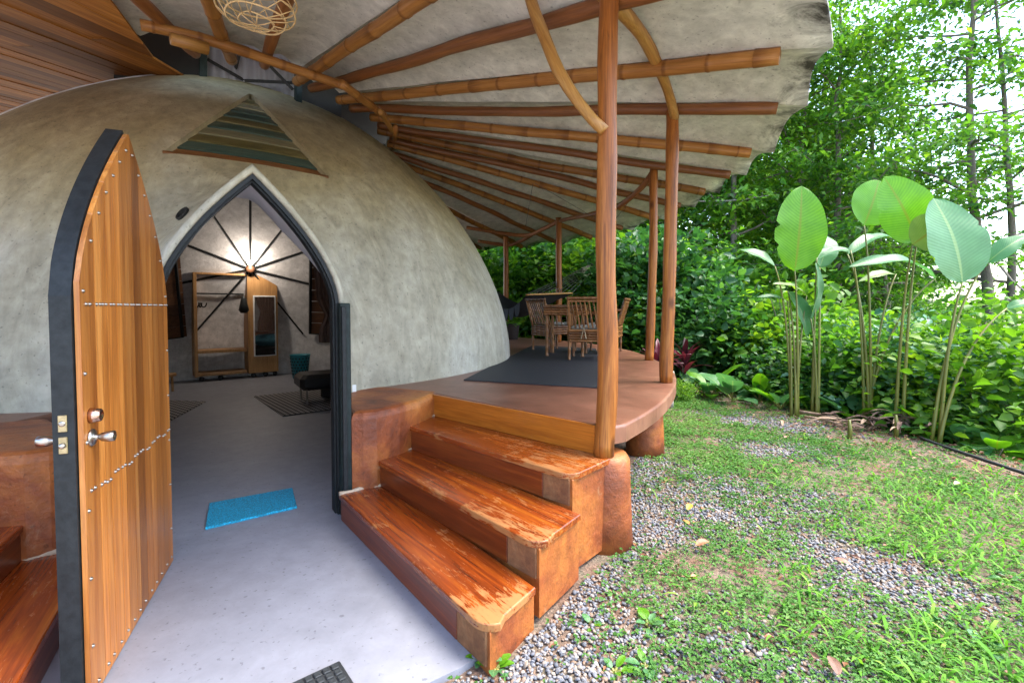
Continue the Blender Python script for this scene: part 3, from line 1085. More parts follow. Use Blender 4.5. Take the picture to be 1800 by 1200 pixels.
inside_door = (og < 0) & (n_p > -0.6)
# triangular window: three corners on the shell, in azimuth and elevation about the heart
tri_px = [(440, 163), (286, 268), (577, 312)]
tri_w = [shell_from_eye(*p) for p in tri_px]


def sph(p):
    d = np.array(p) - np.array([DC[0], DC[1], DZ])
    return np.stack([np.arctan2(d[..., 1], d[..., 0]), np.arctan2(d[..., 2], np.hypot(d[..., 0], d[..., 1]))], -1)


tri_s = np.array([sph(p) for p in tri_w])
S_ = sph(P_)


def tri_d(S):
    """signed distance (radians, negative inside) to the window's triangle and the outward shift"""
    c = tri_s.mean(0)
    ds, ns = [], []
    for i in range(3):
        a, b = tri_s[i], tri_s[(i + 1) % 3]
        e = (b - a) / np.linalg.norm(b - a)
        nn = np.array([e[1], -e[0]])
        if (c - a) @ nn > 0:
            nn = -nn
        ds.append((S - a) @ nn)
        ns.append(nn)
    ds = np.stack(ds, -1)
    k = ds.argmax(-1)
    return np.take_along_axis(ds, k[..., None], -1)[..., 0], np.array(ns)[k]


td, tn = tri_d(S_)
inside_tri = (td < 0) & (S_[..., 1] > 0.2)
rem = inside_door | inside_tri
nA, nE = rem.shape
idx = np.arange(nA * nE).reshape(nA, nE)
nxt = np.roll(idx, -1, 0)
quads = np.stack([idx[:, :-1], nxt[:, :-1], nxt[:, 1:], idx[:, 1:]], -1).reshape(-1, 4)
rf = rem.reshape(-1)
allin = rf[quads].all(1)
quads = quads[~allin]
# pull the rim vertices out to the clean outline of the openings
Pf = P_.reshape(-1, 3).copy()
used = np.unique(quads)
fixd = used[inside_door.reshape(-1)[used]]
rim_ = np.array(half_arch(OA, OZ, OH, OP, 0.035, 200))
for i in fixd:
    p = Pf[i]
    t = float(t_p.reshape(-1)[i])
    z = float(p[2])
    if z < OZ:
        t2, z2 = OA + 0.035, z
    else:
        k = int(np.argmin((rim_[:, 0] - abs(t)) ** 2 + (rim_[:, 1] - z) ** 2))
        t2, z2 = rim_[k]
    q = DM + DT * math.copysign(t2, t) + DN * min(0.0, float(n_p.reshape(-1)[i]))
    Pf[i] = (q[0], q[1], z2)
fixt = used[inside_tri.reshape(-1)[used]]
if len(fixt):
    Sn = S_.reshape(-1, 2)[fixt] - tn.reshape(-1, 2)[fixt] * td.reshape(-1)[fixt][:, None]
    dd = np.stack([np.cos(Sn[:, 0]) * np.cos(Sn[:, 1]), np.sin(Sn[:, 0]) * np.cos(Sn[:, 1]), np.sin(Sn[:, 1])], -1)
    Pf[fixt] = shell_hit(dd)
Mh = Matrix.Identity(4)
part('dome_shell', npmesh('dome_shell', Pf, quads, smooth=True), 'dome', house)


def door_loft(section, z0=0.0, a=OA, closed=True):
    """sweep a section of (offset, n) round the pointed arch"""
    loops = [[door3(t, n, z) for t, z in ogive_path(off=o, z0=z0)] for o, n in section]
    m = len(loops[0])
    mb = MB()
    vs = [p for lp in loops for p in lp]
    fs = []
    k = len(section)
    for j in range(k):
        j2 = (j + 1) % k
        if not closed and j2 == 0:
            continue
        for i in range(m - 1):
            fs.append((j * m + i, j * m + i + 1, j2 * m + i + 1, j2 * m + i))
    if closed:
        fs.append(tuple(j * m for j in range(k)))
        fs.append(tuple(j * m + m - 1 for j in range(k))[::-1])
    mb.add(vs, fs)
    return mb


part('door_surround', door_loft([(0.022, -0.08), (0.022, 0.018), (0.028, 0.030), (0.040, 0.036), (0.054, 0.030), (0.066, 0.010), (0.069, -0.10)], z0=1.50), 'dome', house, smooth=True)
fr_ = part('door_frame', door_loft([(-0.016, -0.11), (-0.016, -0.02), (-0.004, -0.02), (-0.004, 0.012), (0.019, 0.012), (0.019, -0.11)]), 'black', house)
for sg in (1, -1):
    jb = MB()
    o = door3(sg * (OA + 0.045), 0.03, 0.765)
    R = frame((0, 0, 0), (DT[0], DT[1], 0)).to_3x3()
    jb.bbox((0, 0, 0), (0.075, 0.11, 1.53), 0.006)
    part('jamb', jb, 'greenblack', fr_, frame(o, (DT[0], DT[1], 0)))
    jb = MB()
    jb.bbox((0, 0, 0), (0.03, 0.02, 1.5), 0.003)
    part('jamb_stop', jb, 'black', fr_, frame(door3(sg * (OA + 0.03), 0.098, 0.755), (DT[0], DT[1], 0)))

# triangular window filled with weathered boards
win = part('window', MB().tube([shell_from_eye(*tri_px[1]) + np.array([0, 0, 0.0]), shell_from_eye(*tri_px[2])], 0.02, 6), 'board_brown', house, smooth=True)
wc = np.array([DC[0], DC[1], DZ])
nb = 11
cols = ['board_olive', 'board_olive', 'board_pale', 'board_teal', 'board_teal', 'board_olive', 'board_teal', 'board_pale', 'board_olive', 'board_teal', 'board_brown']
for i in range(nb):
    u0, u1 = i / nb, (i + 0.94) / nb
    if i == 0:
        u0 = 0.03
    S4 = []
    for u in (u0, u1):
        le = tri_s[0] * (1 - u) + tri_s[1] * u
        ri = tri_s[0] * (1 - u) + tri_s[2] * u
        ext = (ri - le) * 0.06
        S4.append([le - ext + (ri - le + 2 * ext) * k / 8 for k in range(9)])
    vs = []
    for depth in (0.045, 0.075):
        for rr_, row in enumerate(S4):
            sp = np.array(row)
            dd = np.stack([np.cos(sp[:, 0]) * np.cos(sp[:, 1]), np.sin(sp[:, 0]) * np.cos(sp[:, 1]), np.sin(sp[:, 1])], -1)
            pp = shell_hit(dd) - dd * (depth + (0.012 if rr_ == 0 else 0.0))
            vs += list(pp)
    mb = MB()
    fs = []
    for k in range(8):
        fs += [(k, k + 1, 10 + k, 9 + k), (18 + k + 1, 18 + k, 27 + k, 28 + k), (k + 1, k, 18 + k, 19 + k), (9 + k, 10 + k, 28 + k, 27 + k)]
    c0 = vs[0]
    fr = frame(c0, vs[8] - vs[0])
    inv = fr.inverted()
    mb.add([inv @ Vector(p) for p in vs], fs)
    part('board', mb, cols[i], win, fr)
# concrete reveal round the window
rv = MB()
loop = []
for i in range(3):
    for k in range(10):
        s_ = tri_s[i] * (1 - k / 10) + tri_s[(i + 1) % 3] * (k / 10)
        loop.append(s_)
loop = np.array(loop)
dd = np.stack([np.cos(loop[:, 0]) * np.cos(loop[:, 1]), np.sin(loop[:, 0]) * np.cos(loop[:, 1]), np.sin(loop[:, 1])], -1)
oo = shell_hit(dd)
nL = len(oo)
rv.add(list(oo + dd * 0.002) + list(oo - dd * 0.12), [(i, (i + 1) % nL, nL + (i + 1) % nL, nL + i) for i in range(nL)])
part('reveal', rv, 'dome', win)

# small oval vent and its dark throat
pv = shell_from_eye(322, 377)
e_ = 0.01
nv = Vector([float(shell_F(pv + d_) - shell_F(pv - d_)) for d_ in np.eye(3) * e_]).normalized()
vt = MB()
vt.lathe([(0.075, -0.02), (0.08, 0.006), (0.068, 0.010), (0.060, -0.01), (0.01, -0.012)], 20)
R = Vector((0, 0, 1)).rotation_difference(nv).to_matrix().to_4x4()
R.translation = Vector(pv) + nv * 0.012
R = R @ Matrix.Diagonal((0.6, 1.0, 1.0, 1.0))
part('vent', vt, 'dark', house, R, smooth=True)

# inner wall of the dome
ia = np.radians(np.arange(-180, 180, 4))
zz = np.concatenate([[0.0, 0.4, 0.75], DZ + (DH - 0.33) * np.sin(np.radians(np.arange(4, 90.1, 4)))])
V = []
for z in zz:
    zr = max(0, z - DZ) / (DH - 0.32)
    r = 3.68 * max(0.0, 1 - min(1, zr) ** DE) ** (1 / DE)
    V.append(np.stack([DC[0] + r * np.cos(ia), DC[1] + r * np.sin(ia), np.full_like(ia, z)], -1))
V = np.array(V)
nz, na = V.shape[:2]
idx = np.arange(nz * na).reshape(nz, na)
q_ = np.stack([idx[:-1], idx[1:], np.roll(idx[1:], -1, 1), np.roll(idx[:-1], -1, 1)], -1).reshape(-1, 4)
cen = V.reshape(-1, 3)[q_].mean(1)
tt = (cen[:, 0] - DM[0]) * DT[0] + (cen[:, 1] - DM[1]) * DT[1]
nn = (cen[:, 0] - DM[0]) * DN[0] + (cen[:, 1] - DM[1]) * DN[1]
q_ = q_[~((np.abs(tt) < 0.95) & (nn > -2.6) & (cen[:, 2] < 2.7))]
part('inner_wall', npmesh('inner_wall', V.reshape(-1, 3), q_, smooth=True), 'inner', house)
# vaulted throat between door and dome
th = MB()
path = ogive_path(off=0.02, z0=0.0)


def flare(pth, k):
    return [(t + math.copysign(k * max(0.0, min(1.0, (2.15 - z) / 0.7)), t) if abs(t) > 1e-6 else t, min(z, 2.40)) for t, z in pth]


vs = [door3(t, -0.10, z) for t, z in path] + [door3(t, -0.5, z) for t, z in flare(ogive_path(off=0.05), 0.10)] + [door3(t, -1.0, z) for t, z in flare(ogive_path(off=0.11), 0.17)]
m = len(path)
fs = [(k * m + i, k * m + i + 1, k * m + m + i + 1, k * m + m + i) for k in range(2) for i in range(m - 1)]
th.add(vs, fs)
part('door_throat', th, 'whiteplaster', house, smooth=True)


def inner_at(px, py, inset=0.02):
    r = ray(px, py)
    ts = np.linspace(5, 16, 4000)
    P = np.array([0, 0, EYE]) + r * ts[:, None]
    rr = np.hypot(P[:, 0] - DC[0], P[:, 1] - DC[1])
    zr = np.clip(P[:, 2] - DZ, 0, None) / (DH - 0.32)
    lim = (3.68 - inset) * np.clip(1 - np.clip(zr, 0, 1) ** DE, 0, None) ** (1 / DE)
    i = len(ts) - 1 - int(np.argmax((rr <= lim)[::-1]))
    return P[i]


# black ribs meeting at a lamp on the far wall
hub = inner_at(440, 473, 0.05)
for k, e in enumerate([(440, 352), (372, 374), (322, 428), (312, 499), (345, 582), (440, 600), (533, 587), (548, 500), (548, 438), (510, 386)]):
    pts = [inner_at(440 + (e[0] - 440) * u, 473 + (e[1] - 473) * u, 0.03) for u in np.linspace(0.04, 1, 9)]
    part('rib', MB().tube(pts, 0.021, 4), 'black', house)
# white bead where the dome meets the plank ceiling
bead = []
for px, py in [(-60, 275), (0, 231), (67, 192), (133, 152), (200, 133), (240, 126), (275, 123)]:
    r = ray(px, py)
    ts = np.linspace(1.5, 12, 3000)
    Pq = np.array([0, 0, EYE]) + r * ts[:, None]
    lo_, hi_ = 60.0, 420.0
    for _ in range(16):                      # highest line of sight that still grazes the dome
        mid_ = (lo_ + hi_) / 2
        Pq = np.array([0, 0, EYE]) + ray(px, mid_) * ts[:, None]
        Fv = shell_F(Pq)
        if Fv.min() <= 0:
            hi_ = mid_
        else:
            lo_ = mid_
    bead.append(Pq[int(np.argmin(Fv))])
part('white_bead', MB().tube(bead, 0.015, 8), 'whitetrim', house, smooth=True)
wl = MB()
a0, a1 = mirror_d((-1.33, 3.95)), mirror_d((-0.3, 6.0))
lp = [shell_from_eye(x, y) for x, y in [(-30, 742), (20, 742), (60, 741), (95, 741)]]
part('white_skirting', wl.tube([p + np.array([0.01, -0.02, 0.012]) for p in lp], 0.014, 6), 'whitetrim', house)

# ------------------------------------------------------------------ the open door
HG = np.array([-2.02, 2.80])
LD = np.array([0.371, -0.929])
LD /= np.linalg.norm(LD)
LN = np.array([LD[1] * -1, LD[0]])       # visible face looks this way
LW, LZ, LT = 1.12, 1.53, 2.31
la = LW / 2
DMX = frame((HG[0] + LD[0] * la, HG[1] + LD[1] * la, 0.012), (LD[0], LD[1], 0))   # local x to the free edge, y = -LN side
ysg = 1 if (DMX.to_3x3() @ Vector((0, 1, 0))).dot(Vector((LN[0], LN[1], 0))) > 0 else -1


_lt = {}


def ltop(x, inset=0.0):
    if inset not in _lt:
        _lt[inset] = np.array(half_arch(la, LZ, LT - LZ, OP, -inset, 120))[::-1]
    h = _lt[inset]
    return float(np.interp(abs(x), h[:, 0], h[:, 1]))


door = part('door', None or MB().box((0, 0, 0), (0.01, 0.01, 0.01)), 'black', house, DMX)
# steel band round the leaf
out = [(-la, 0.0)] + [(x, ltop(x)) for x in np.linspace(-la, la, 41)] + [(la, 0.0)]
inn = [(-la + 0.05, 0.0)] + [(x * (1 - 0.05 / la), ltop(x * (1 - 0.05 / la), 0.05)) for x in np.linspace(-la, la, 41)] + [(la - 0.05, 0.0)]
mb = MB()
n = len(out)
vs = []
for poly_, y in ((out, 0.0), (out, -0.064 * ysg), (inn, -0.064 * ysg), (inn, 0.0)):
    vs += [(x, y, z) for x, z in poly_]
fs = []
for k in range(4):
    for i in range(n - 1):
        k2 = (k + 1) % 4
        fs.append((k * n + i, k * n + i + 1, k2 * n + i + 1, k2 * n + i))
mb.add(vs, fs)
door.data = mb.mesh('door_edge_frame')
door.data.materials.append(M['black'])
edges_x = [-la + 0.002]
rb = random.Random(3)
while edges_x[-1] < la - 0.09:
    edges_x.append(edges_x[-1] + rb.choice([0.062, 0.075, 0.09, 0.055, 0.10]))
edges_x[-1] = la - 0.012
for side in (1, -1):
    for a, b in zip(edges_x, edges_x[1:]):
        a2, b2 = a + 0.0018, b - 0.0018
        xs = np.linspace(a2, b2, 5)
        y0 = 0.004 * ysg if side > 0 else -0.046 * ysg
        y1 = y0 + 0.017 * ysg * side
        if side < 0:
            a2, b2 = max(a2, -la + 0.052), min(b2, la - 0.052)
            xs = np.linspace(a2, b2, 5)
        low = [(x, 0.0) for x in xs]
        ins = 0.006 if side > 0 else 0.055
        top = [(x, ltop(x, ins) - 0.004) for x in xs]
        mb = MB()
        vs = [(x, y, z) for y in (y0, y1) for x, z in low + top]
        fs = []
        for i in range(4):
            fs += [(i, i + 1, 6 + i, 5 + i), (10 + i + 1, 10 + i, 15 + i, 16 + i), (5 + i, 6 + i, 16 + i, 15 + i), (i + 1, i, 10 + i, 11 + i)]
        fs += [(0, 5, 15, 10), (9, 4, 14, 19)]
        mb.add(vs, fs)
        part('board' if side > 0 else 'back_board', mb, 'doorboard', door, DMX)
yf = 0.021 * ysg
bolt_me = MB().lathe([(0.0085, 0.0), (0.0085, 0.0015), (0.005, 0.002), (0.005, 0.006), (0.002, 0.007)], 8).mesh('bolt', True)
bolt_me.materials.append(M['steel'])
bolts = []
for k in range(len(edges_x) - 1):
    xm = (edges_x[k] + edges_x[k + 1]) / 2
    for dx in (-0.016, 0.016):
        bolts.append((xm + dx, 1.50))
        bolts.append((xm + dx, 0.78 - 0.01 * math.sin(k * 2.0)))
    bolts.append((xm, 0.035))
for z in np.arange(0.2, 1.5, 0.26):
    bolts += [(-la + 0.03, z), (la - 0.035, z)]
for x in np.linspace(-la + 0.04, la - 0.04, 14):
    bolts.append((x, ltop(x, 0.035) - 0.02))
RB_ = Matrix.Rotation(-PI / 2 * ysg, 4, 'X')
for x, z in bolts:
    part('bolt', bolt_me, None, door, DMX @ Matrix.Translation((x, yf, z)) @ RB_)
# lockset
kx = la - 0.075
ky = Vector((0, ysg, 0))
mb = MB().lathe([(0.034, 0.0), (0.034, 0.005), (0.028, 0.011), (0.011, 0.014), (0.010, 0.026), (0.016, 0.033), (0.021, 0.055), (0.020, 0.073), (0.015, 0.075), (0.011, 0.070)], 20, (kx, yf, 0.99), ky)
part('door_knob', mb, 'steel', door, DMX, smooth=True)
mb = MB().lathe([(0.030, 0.0), (0.028, 0.017), (0.023, 0.034), (0.018, 0.036), (0.015, 0.032)], 20, (kx + 0.002, yf, 1.075), ky)
part('deadbolt', mb, 'copper', door, DMX, smooth=True)
mb = MB().lathe([(0.032, 0.0), (0.028, 0.009), (0.011, 0.012), (0.010, 0.022), (0.018, 0.03), (0.021, 0.05), (0.020, 0.068), (0.009, 0.071)], 20, (kx, -0.070 * ysg, 0.99), -ky)
part('outer_knob', mb, 'steel', door, DMX, smooth=True)
for z in (0.985, 1.065):
    mb = MB()
    mb.bbox((la + 0.002, -0.034 * ysg, z), (0.005, 0.027, 0.062), 0.002)
    pl_ = part('latch_plate', mb, 'brass', door, DMX)
mb = MB().lathe([(0.010, 0), (0.010, 0.010), (0.006, 0.013)], 10, (la + 0.004, -0.034 * ysg, 0.985), (1, 0, 0))
part('latch', mb, 'steel', door, DMX, smooth=True)
mb = MB().lathe([(0.010, 0), (0.010, 0.004), (0.006, 0.005)], 10, (la + 0.004, -0.034 * ysg, 1.065), (1, 0, 0))
part('latch', mb, 'steel', door, DMX, smooth=True)

# ------------------------------------------------------------------ canopy
canopy = thing('canopy_roof', 'wide concrete canopy on bamboo rafters and round timber posts', 'roof', (0.6, 3.05, 0.5))
RAZ = [-93, -84, -75, -66.5, -58.5, -50.5, -42.3, -32.6, -23.8, -12.5, -4.6, 3.5, 11.5, 20, 29.5, 39, 48, 57, 67, 78]


def eave_r(az):
    return 7.0 + 0.12 * math.exp(-((az + 36) / 9.0) ** 2) + 0.75 * max(0, min(1, (az - 0) / 50.0)) - 0.1 * max(0, min(1, (-50 - az) / 20))


RIN = 2.5


def rin(az):
    return float(np.interp(az, [-56, -46], [2.5, 1.95]))



def cpt(az, r, dz=0.0):
    a = math.radians(az)
    return np.array([RC[0] + r * math.cos(a), RC[1] + r * math.sin(a), RA - RB * r + dz])


bamb = {-50.5: 1, -32.6: 1, -12.5: 1, 3.5: 1, 20: 1, 39: 1, 57: 1, -66.5: 1, -84: 0}
rr2 = random.Random(5)
for i, az in enumerate(RAZ):
    if az < -80:
        continue
    R1 = eave_r(az) - 0.22 - rr2.uniform(0, 0.1)
    isb = bamb.get(az, 0)
    rad = 0.054 if isb else 0.050
    p0, p1 = cpt(az + rr2.uniform(-1.5, 1.5), rin(az) - rr2.uniform(0.0, 0.2), -0.02), cpt(az, R1, -0.0)
    mid = (p0 + p1) / 2 + np.array([rr2.uniform(-0.05, 0.05), rr2.uniform(-0.05, 0.05), rr2.uniform(-0.02, 0.015)])
    addpole('rafter', [p0, mid, p1], rad, 'bamboo' if isb else 'rafterwood', canopy, n=12, nodes=0.42 if isb else 0.0, wob=0.012 if not isb else 0.006, seed=i, taper=1.12)
for i in range(len(RAZ) - 1):
    a0, a1 = RAZ[i], RAZ[i + 1]
    nu, nr = 10, 22
    V = []
    for zoff in (0.0, 0.035):
        for ir in range(nr + 1):
            for iu in range(nu + 1):
                u = iu / nu
                az = a0 + (a1 - a0) * u
                ro = eave_r(az) - 0.05 * math.sin(PI * u) 
                r = rin(az) + (ro - rin(az)) * ir / nr
                lift = (0.03 + 0.07 * (r / 7.0)) * math.sin(PI * u) + 0.055
                edge = 0.03 * max(0, (ir - nr + 3) / 3.0)
                p = cpt(az, r, lift + zoff - edge + 0.012 * (vnoise(r * 3 + az, az * 0.4, 1.0, 4) - 0.5))
                V.append(p)
    V = np.array(V)
    n1 = (nr + 1) * (nu + 1)
    idx = np.arange(n1).reshape(nr + 1, nu + 1)
    q0 = np.stack([idx[:-1, :-1], idx[:-1, 1:], idx[1:, 1:], idx[1:, :-1]], -1).reshape(-1, 4)
    q1 = q0[:, ::-1] + n1
    bd = np.concatenate([idx[-1, :], ])
    e_ = np.stack([idx[-1, :-1], idx[-1, 1:], idx[-1, 1:] + n1, idx[-1, :-1] + n1], -1)
    # rim darkness: a real weathering band at the drip edge
    wv = np.tile(np.repeat(np.linspace(0, 1, nr + 1), nu + 1), 2)
    part('roof_panel', npmesh('roof_panel', V, np.concatenate([q0, q1, e_]), {'edge': wv}, smooth=True), 'canopy', canopy)

# mildew at the drip edge
nt_ = M['canopy'].node_tree
b_ = nt_.nodes['Principled BSDF']
src = b_.inputs['Base Color'].links[0].from_socket
at_ = N(nt_, 'Attribute', attribute_name='edge')
nz_ = noise(nt_, coords(nt_), 2.6, 8, 0.7, 0.8)
ad_ = N(nt_, 'Math', operation='MULTIPLY_ADD')
L(nt_, nz_, ad_.inputs[0])
ad_.inputs[1].default_value = 0.36
L(nt_, at_.outputs['Fac'], ad_.inputs[2])
mm_ = ramp(nt_, ad_.outputs[0], [(0.0, (0, 0, 0)), (1.0, (0, 0, 0))])
mr_ = N(nt_, 'MapRange')
mr_.inputs[1].default_value = 1.14
mr_.inputs[2].default_value = 1.22
L(nt_, ad_.outputs[0], mr_.inputs[0])
L(nt_, mix(nt_, mr_.outputs[0], src, (0.03, 0.027, 0.018)), b_.inputs['Base Color'])

# cap over the middle, above the dome
cp = MB().lathe([(2.75, 4.55), (2.75, 4.59), (1.4, 5.0), (0.05, 5.3), (0.04, 5.26), (1.4, 4.96)], 40, (RC[0], RC[1], 0))
cp.f = cp.f[:-2] + [(5 * 40 + k, 5 * 40 + (k + 1) % 40, (k + 1) % 40, k) for k in range(40)]
part('cap_roof', cp, 'dark', canopy)


# posts
def post(px, py_base, zb, top, r, seed, lean=(0, 0)):
    b = G(px, py_base, zb)
    tp = np.array([b[0] + lean[0], b[1] + lean[1], top])
    mb, fr = pole([b, (b + tp) / 2 + np.array([0.012, 0.0, 0]), tp], r, n=16, wob=0.012, taper=0.9, seed=seed)
    # turn so that local Z runs up the post for the grain
    fr2 = Matrix.Translation(Vector(b))
    T = fr2.inverted() @ fr
    mb.v = [tuple(T @ Vector(p)) for p in mb.v]
    part('post', mb, 'post', canopy, fr2, smooth=True)
    return b


PA = post(1061, 800, 0.5625, 3.52, 0.066, 1, (0.02, 0.02))
PB = post(1171, 672, 0.75, 3.42, 0.066, 2, (0.03, 0))
PC = post(1141, 633, 0.75, 3.44, 0.062, 3, (0.04, 0))
PDm = post(981, 601, 0.75, 3.42, 0.07, 4)
PE = post(889, 592, 0.75, 3.28, 0.07, 5)


def branch(pix, r, seed, taper=0.85, m='branch'):
    addpole('brace', [D(x, y, d) for x, y, d in pix], r, m, canopy, n=10, wob=0.006, seed=seed, taper=taper)


branch([(925, -30, 3.35), (938, 20, 3.30), (962, 80, 3.2), (985, 130, 3.12), (1030, 195, 3.04), (1062, 230, 2.99)], 0.042, 11)
branch([(1050, -20, 3.05), (1095, 20, 3.3), (1135, 70, 3.7), (1160, 120, 4.1), (1175, 165, 4.5), (1186, 208, 4.78)], 0.05, 12)
branch([(1150, 300, 6.85), (1128, 330, 7.1), (1085, 364, 7.8), (1040, 376, 8.6), (985, 388, 10.4)], 0.045, 13, m='rafterwood')
branch([(980, 390, 10.5), (955, 402, 11.2), (925, 414, 11.8), (880, 410, 12.0), (820, 400, 12.0)], 0.05, 14, m='rafterwood')
branch([(935, 412, 11.9), (910, 426, 12.3), (888, 430, 12.5), (840, 424, 12.6)], 0.05, 15, m='rafterwood')
# ring of poles under the rafters' inner ends
a_, b2_, c2_ = cone_hit(247, 44, -0.09), cone_hit(420, 88, -0.10), cone_hit(608, 152, -0.12)
addpole('ring_pole', [a_, b2_, c2_], 0.045, 'bamboo', canopy, n=12, nodes=0.3, wob=0.01, seed=21)
addpole('ring_pole', [cone_hit(600, 147, -0.2), cone_hit(675, 203, -0.22)], 0.042, 'bamboo', canopy, n=12, nodes=0.35, seed=22)
addpole('ring_pole', [cone_hit(668, 196, -0.25), cone_hit(690, 232, -0.28)], 0.03, 'branch', canopy, n=10, wob=0.006, seed=23)
addpole('ring_pole', [cone_hit(695, 222, -0.25), cone_hit(694, 246, -0.34)], 0.028, 'bamboo', canopy, n=10, seed=24)
addpole('ring_pole', [cone_hit(300, 68, -0.2), cone_hit(365, 86, -0.2)], 0.05, 'branch', canopy, n=10, seed=25)

# plank ceiling over the left of the dome
ceil_t = thing('plank_ceiling', 'dark brown plank ceiling above the left of the dome', 'ceiling', (-5.0, 4.5, 4.0))
S1, S2 = np.array([-3.95, 5.52]), np.array([-3.02, 3.62])
sd = (S2 - S1) / np.linalg.norm(S2 - S1)
pd = np.array([-0.12, -1.0])
pd /= np.linalg.norm(pd)
pn = np.array([-pd[1], pd[0]]) * -1      # towards -x
if pn[0] > 0:
    pn = -pn
rp = random.Random(9)
off = -1.4
while off < 6.5:
    wd = rp.uniform(0.18, 0.27)
    c0 = S1 + pn * (off + wd / 2)
    s_hi = 6.0
    los = []
    for oo_ in (off + 0.003, off + wd - 0.003):      # each long edge is cut on the seam with the canopy
        ce = S1 + pn * oo_
        lo = -7.0
        v0 = ce - DC
        bq = float(v0 @ pd)
        dq = bq * bq - (float(v0 @ v0) - 1.45 ** 2)
        if dq > 0:
            lo = max(lo, -bq + math.sqrt(dq))
        if oo_ < 0:
            lo = max(lo, float((sd[0] * (S1 - ce)[1] - sd[1] * (S1 - ce)[0]) / (sd[0] * pd[1] - sd[1] * pd[0])))
        los.append(lo)
    cut = rp.uniform(0.4, 4.0)
    spans = [(los, [s_hi] * 2)]
    if max(los) + 0.3 < cut:
        spans = [(los, [cut - 0.003] * 2), ([cut + 0.003] * 2, [s_hi] * 2)]
    for lo2, hi2 in spans:
        dzr = rp.uniform(-0.007, 0.007)
        corners = []
        for oo_, s_ in ((off + 0.003, lo2[0]), (off + wd - 0.003, lo2[1]), (off + wd - 0.003, hi2[1]), (off + 0.003, hi2[0])):
            q = S1 + pn * oo_ + pd * s_
            corners.append(Vector((q[0], q[1], 4.20 - 0.155 * (5.6 - q[1]) + 0.05 * (-3.9 - q[0]) + dzr)))
        fr = frame(corners[0], corners[3] - corners[0])
        inv = fr.inverted()
        lp = [inv @ p for p in corners]
        mb = MB().add([tuple(p) for p in lp] + [(p.x, p.y, p.z + 0.022) for p in lp], [(0, 1, 2, 3), (7, 6, 5, 4), (0, 4, 5, 1), (1, 5, 6, 2), (2, 6, 7, 3), (3, 7, 4, 0)])
        part('plank', mb, 'plank', ceil_t, fr)
    off += wd
# roof light: corrugated clear sheet between dark posts
rl = thing('roof_light', 'grey corrugated translucent panel under the rafters above the dome', 'roof light', (-3.0, 5.6, 3.7))


def band(pxs, Ys, mname, nm, ridges=0):
    (x0, y0t, y0b), (x1, y1t, y1b) = pxs
    n = max(2, ridges * 6)
    vs = []
    for i in range(n + 1):
        u = i / n
        x = x0 + (x1 - x0) * u
        Yd = Ys[0] + (Ys[1] - Ys[0]) * u + (0.02 * math.sin(u * ridges * 2 * PI) if ridges else 0)
        vs.append(D(x, y0t + (y1t - y0t) * u, Yd))
        vs.append(D(x, y0b + (y1b - y0b) * u, Yd))
    mb = MB()
    mb.add(vs, [(2 * i, 2 * i + 1, 2 * i + 3, 2 * i + 2) for i in range(n)])
    return part(nm, mb, mname, rl, smooth=bool(ridges))


band(((362, 40, 150), (524, 90, 195)), (6.0, 6.25), 'sheet', 'clear_sheet', 9)
band(((200, -20, 150), (352, 30, 145)), (5.9, 6.0), 'dark', 'dark_gap_sheet')  # black sheets added to stand for the dark gap under the roof
band(((526, 95, 200), (600, 120, 235)), (6.28, 6.6), 'dark', 'dark_gap_sheet')
for (xa, ya, xb, yb, Yd) in ((357, 30, 357, 150, 5.9), (524, 90, 524, 200, 6.1)):
    part('upright', MB().tube([D(xa, ya, Yd), D(xb, yb, Yd)], 0.05, 4), 'greenblack', rl)
for (xa, ya, xb, yb) in ((365, 105, 430, 142), (430, 142, 522, 146), (470, 112, 515, 158), (425, 80, 412, 128)):
    part('batten', MB().tube([D(xa, ya, 5.95), D(xb, yb, 6.1)], 0.02, 4), 'dark', rl)

# ------------------------------------------------------------------ things on the terrace
TZ = 0.754
rug = MB()
rp_ = [G(815, 669, 0.75)[:2], G(1075, 684, 0.75)[:2], G(1047, 613, 0.75)[:2], G(935, 608, 0.75)[:2]]
rug.add([(*p, TZ) for p in rp_] + [(*p, TZ + 0.008) for p in rp_], [(4, 5, 6, 7), (3, 2, 1, 0), (0, 1, 5, 4), (1, 2, 6, 5), (2, 3, 7, 6), (3, 0, 4, 7)])
tag(part('floor_mat', rug, 'blackrug'), 'large charcoal mat spread on the red terrace floor', 'mat')

RUGZ = TZ + 0.008


def cane_rail(mb, a, b, r=0.014, n=6, nodes=0.11):
    a, b = Vector(a), Vector(b)
    ln = (b - a).length
    k = max(1, int(ln / nodes))
    pts, rad = [], []
    for i in range(k + 1):
        s = i / k
        for ds, rr in ((-0.012, r), (0.0, r * 1.18), (0.012, r)):
            u = s + ds / max(ln, 0.02)
            if 0 <= u <= 1:
                pts.append(a + (b - a) * u)
                rad.append(rr)
    mb.tube(pts, rad, n)
    return mb


CH = {}


def cane_part(nm, key, a, b, r, t, mw):
    if key not in CH:
        d = Vector(b) - Vector(a)
        fr = frame(a, d, (0, 0, 1) if abs(d.normalized().z) < 0.9 else (0, 1, 0))
        mb = MB()
        cane_rail(mb, (0, 0, 0), (d.length, 0, 0), r)
        me = mb.mesh(nm, True)
        me.materials.append(M['cane'])
        CH[key] = (me, fr)
    me, fr = CH[key]
    part(nm, me, None, t, mw @ fr)


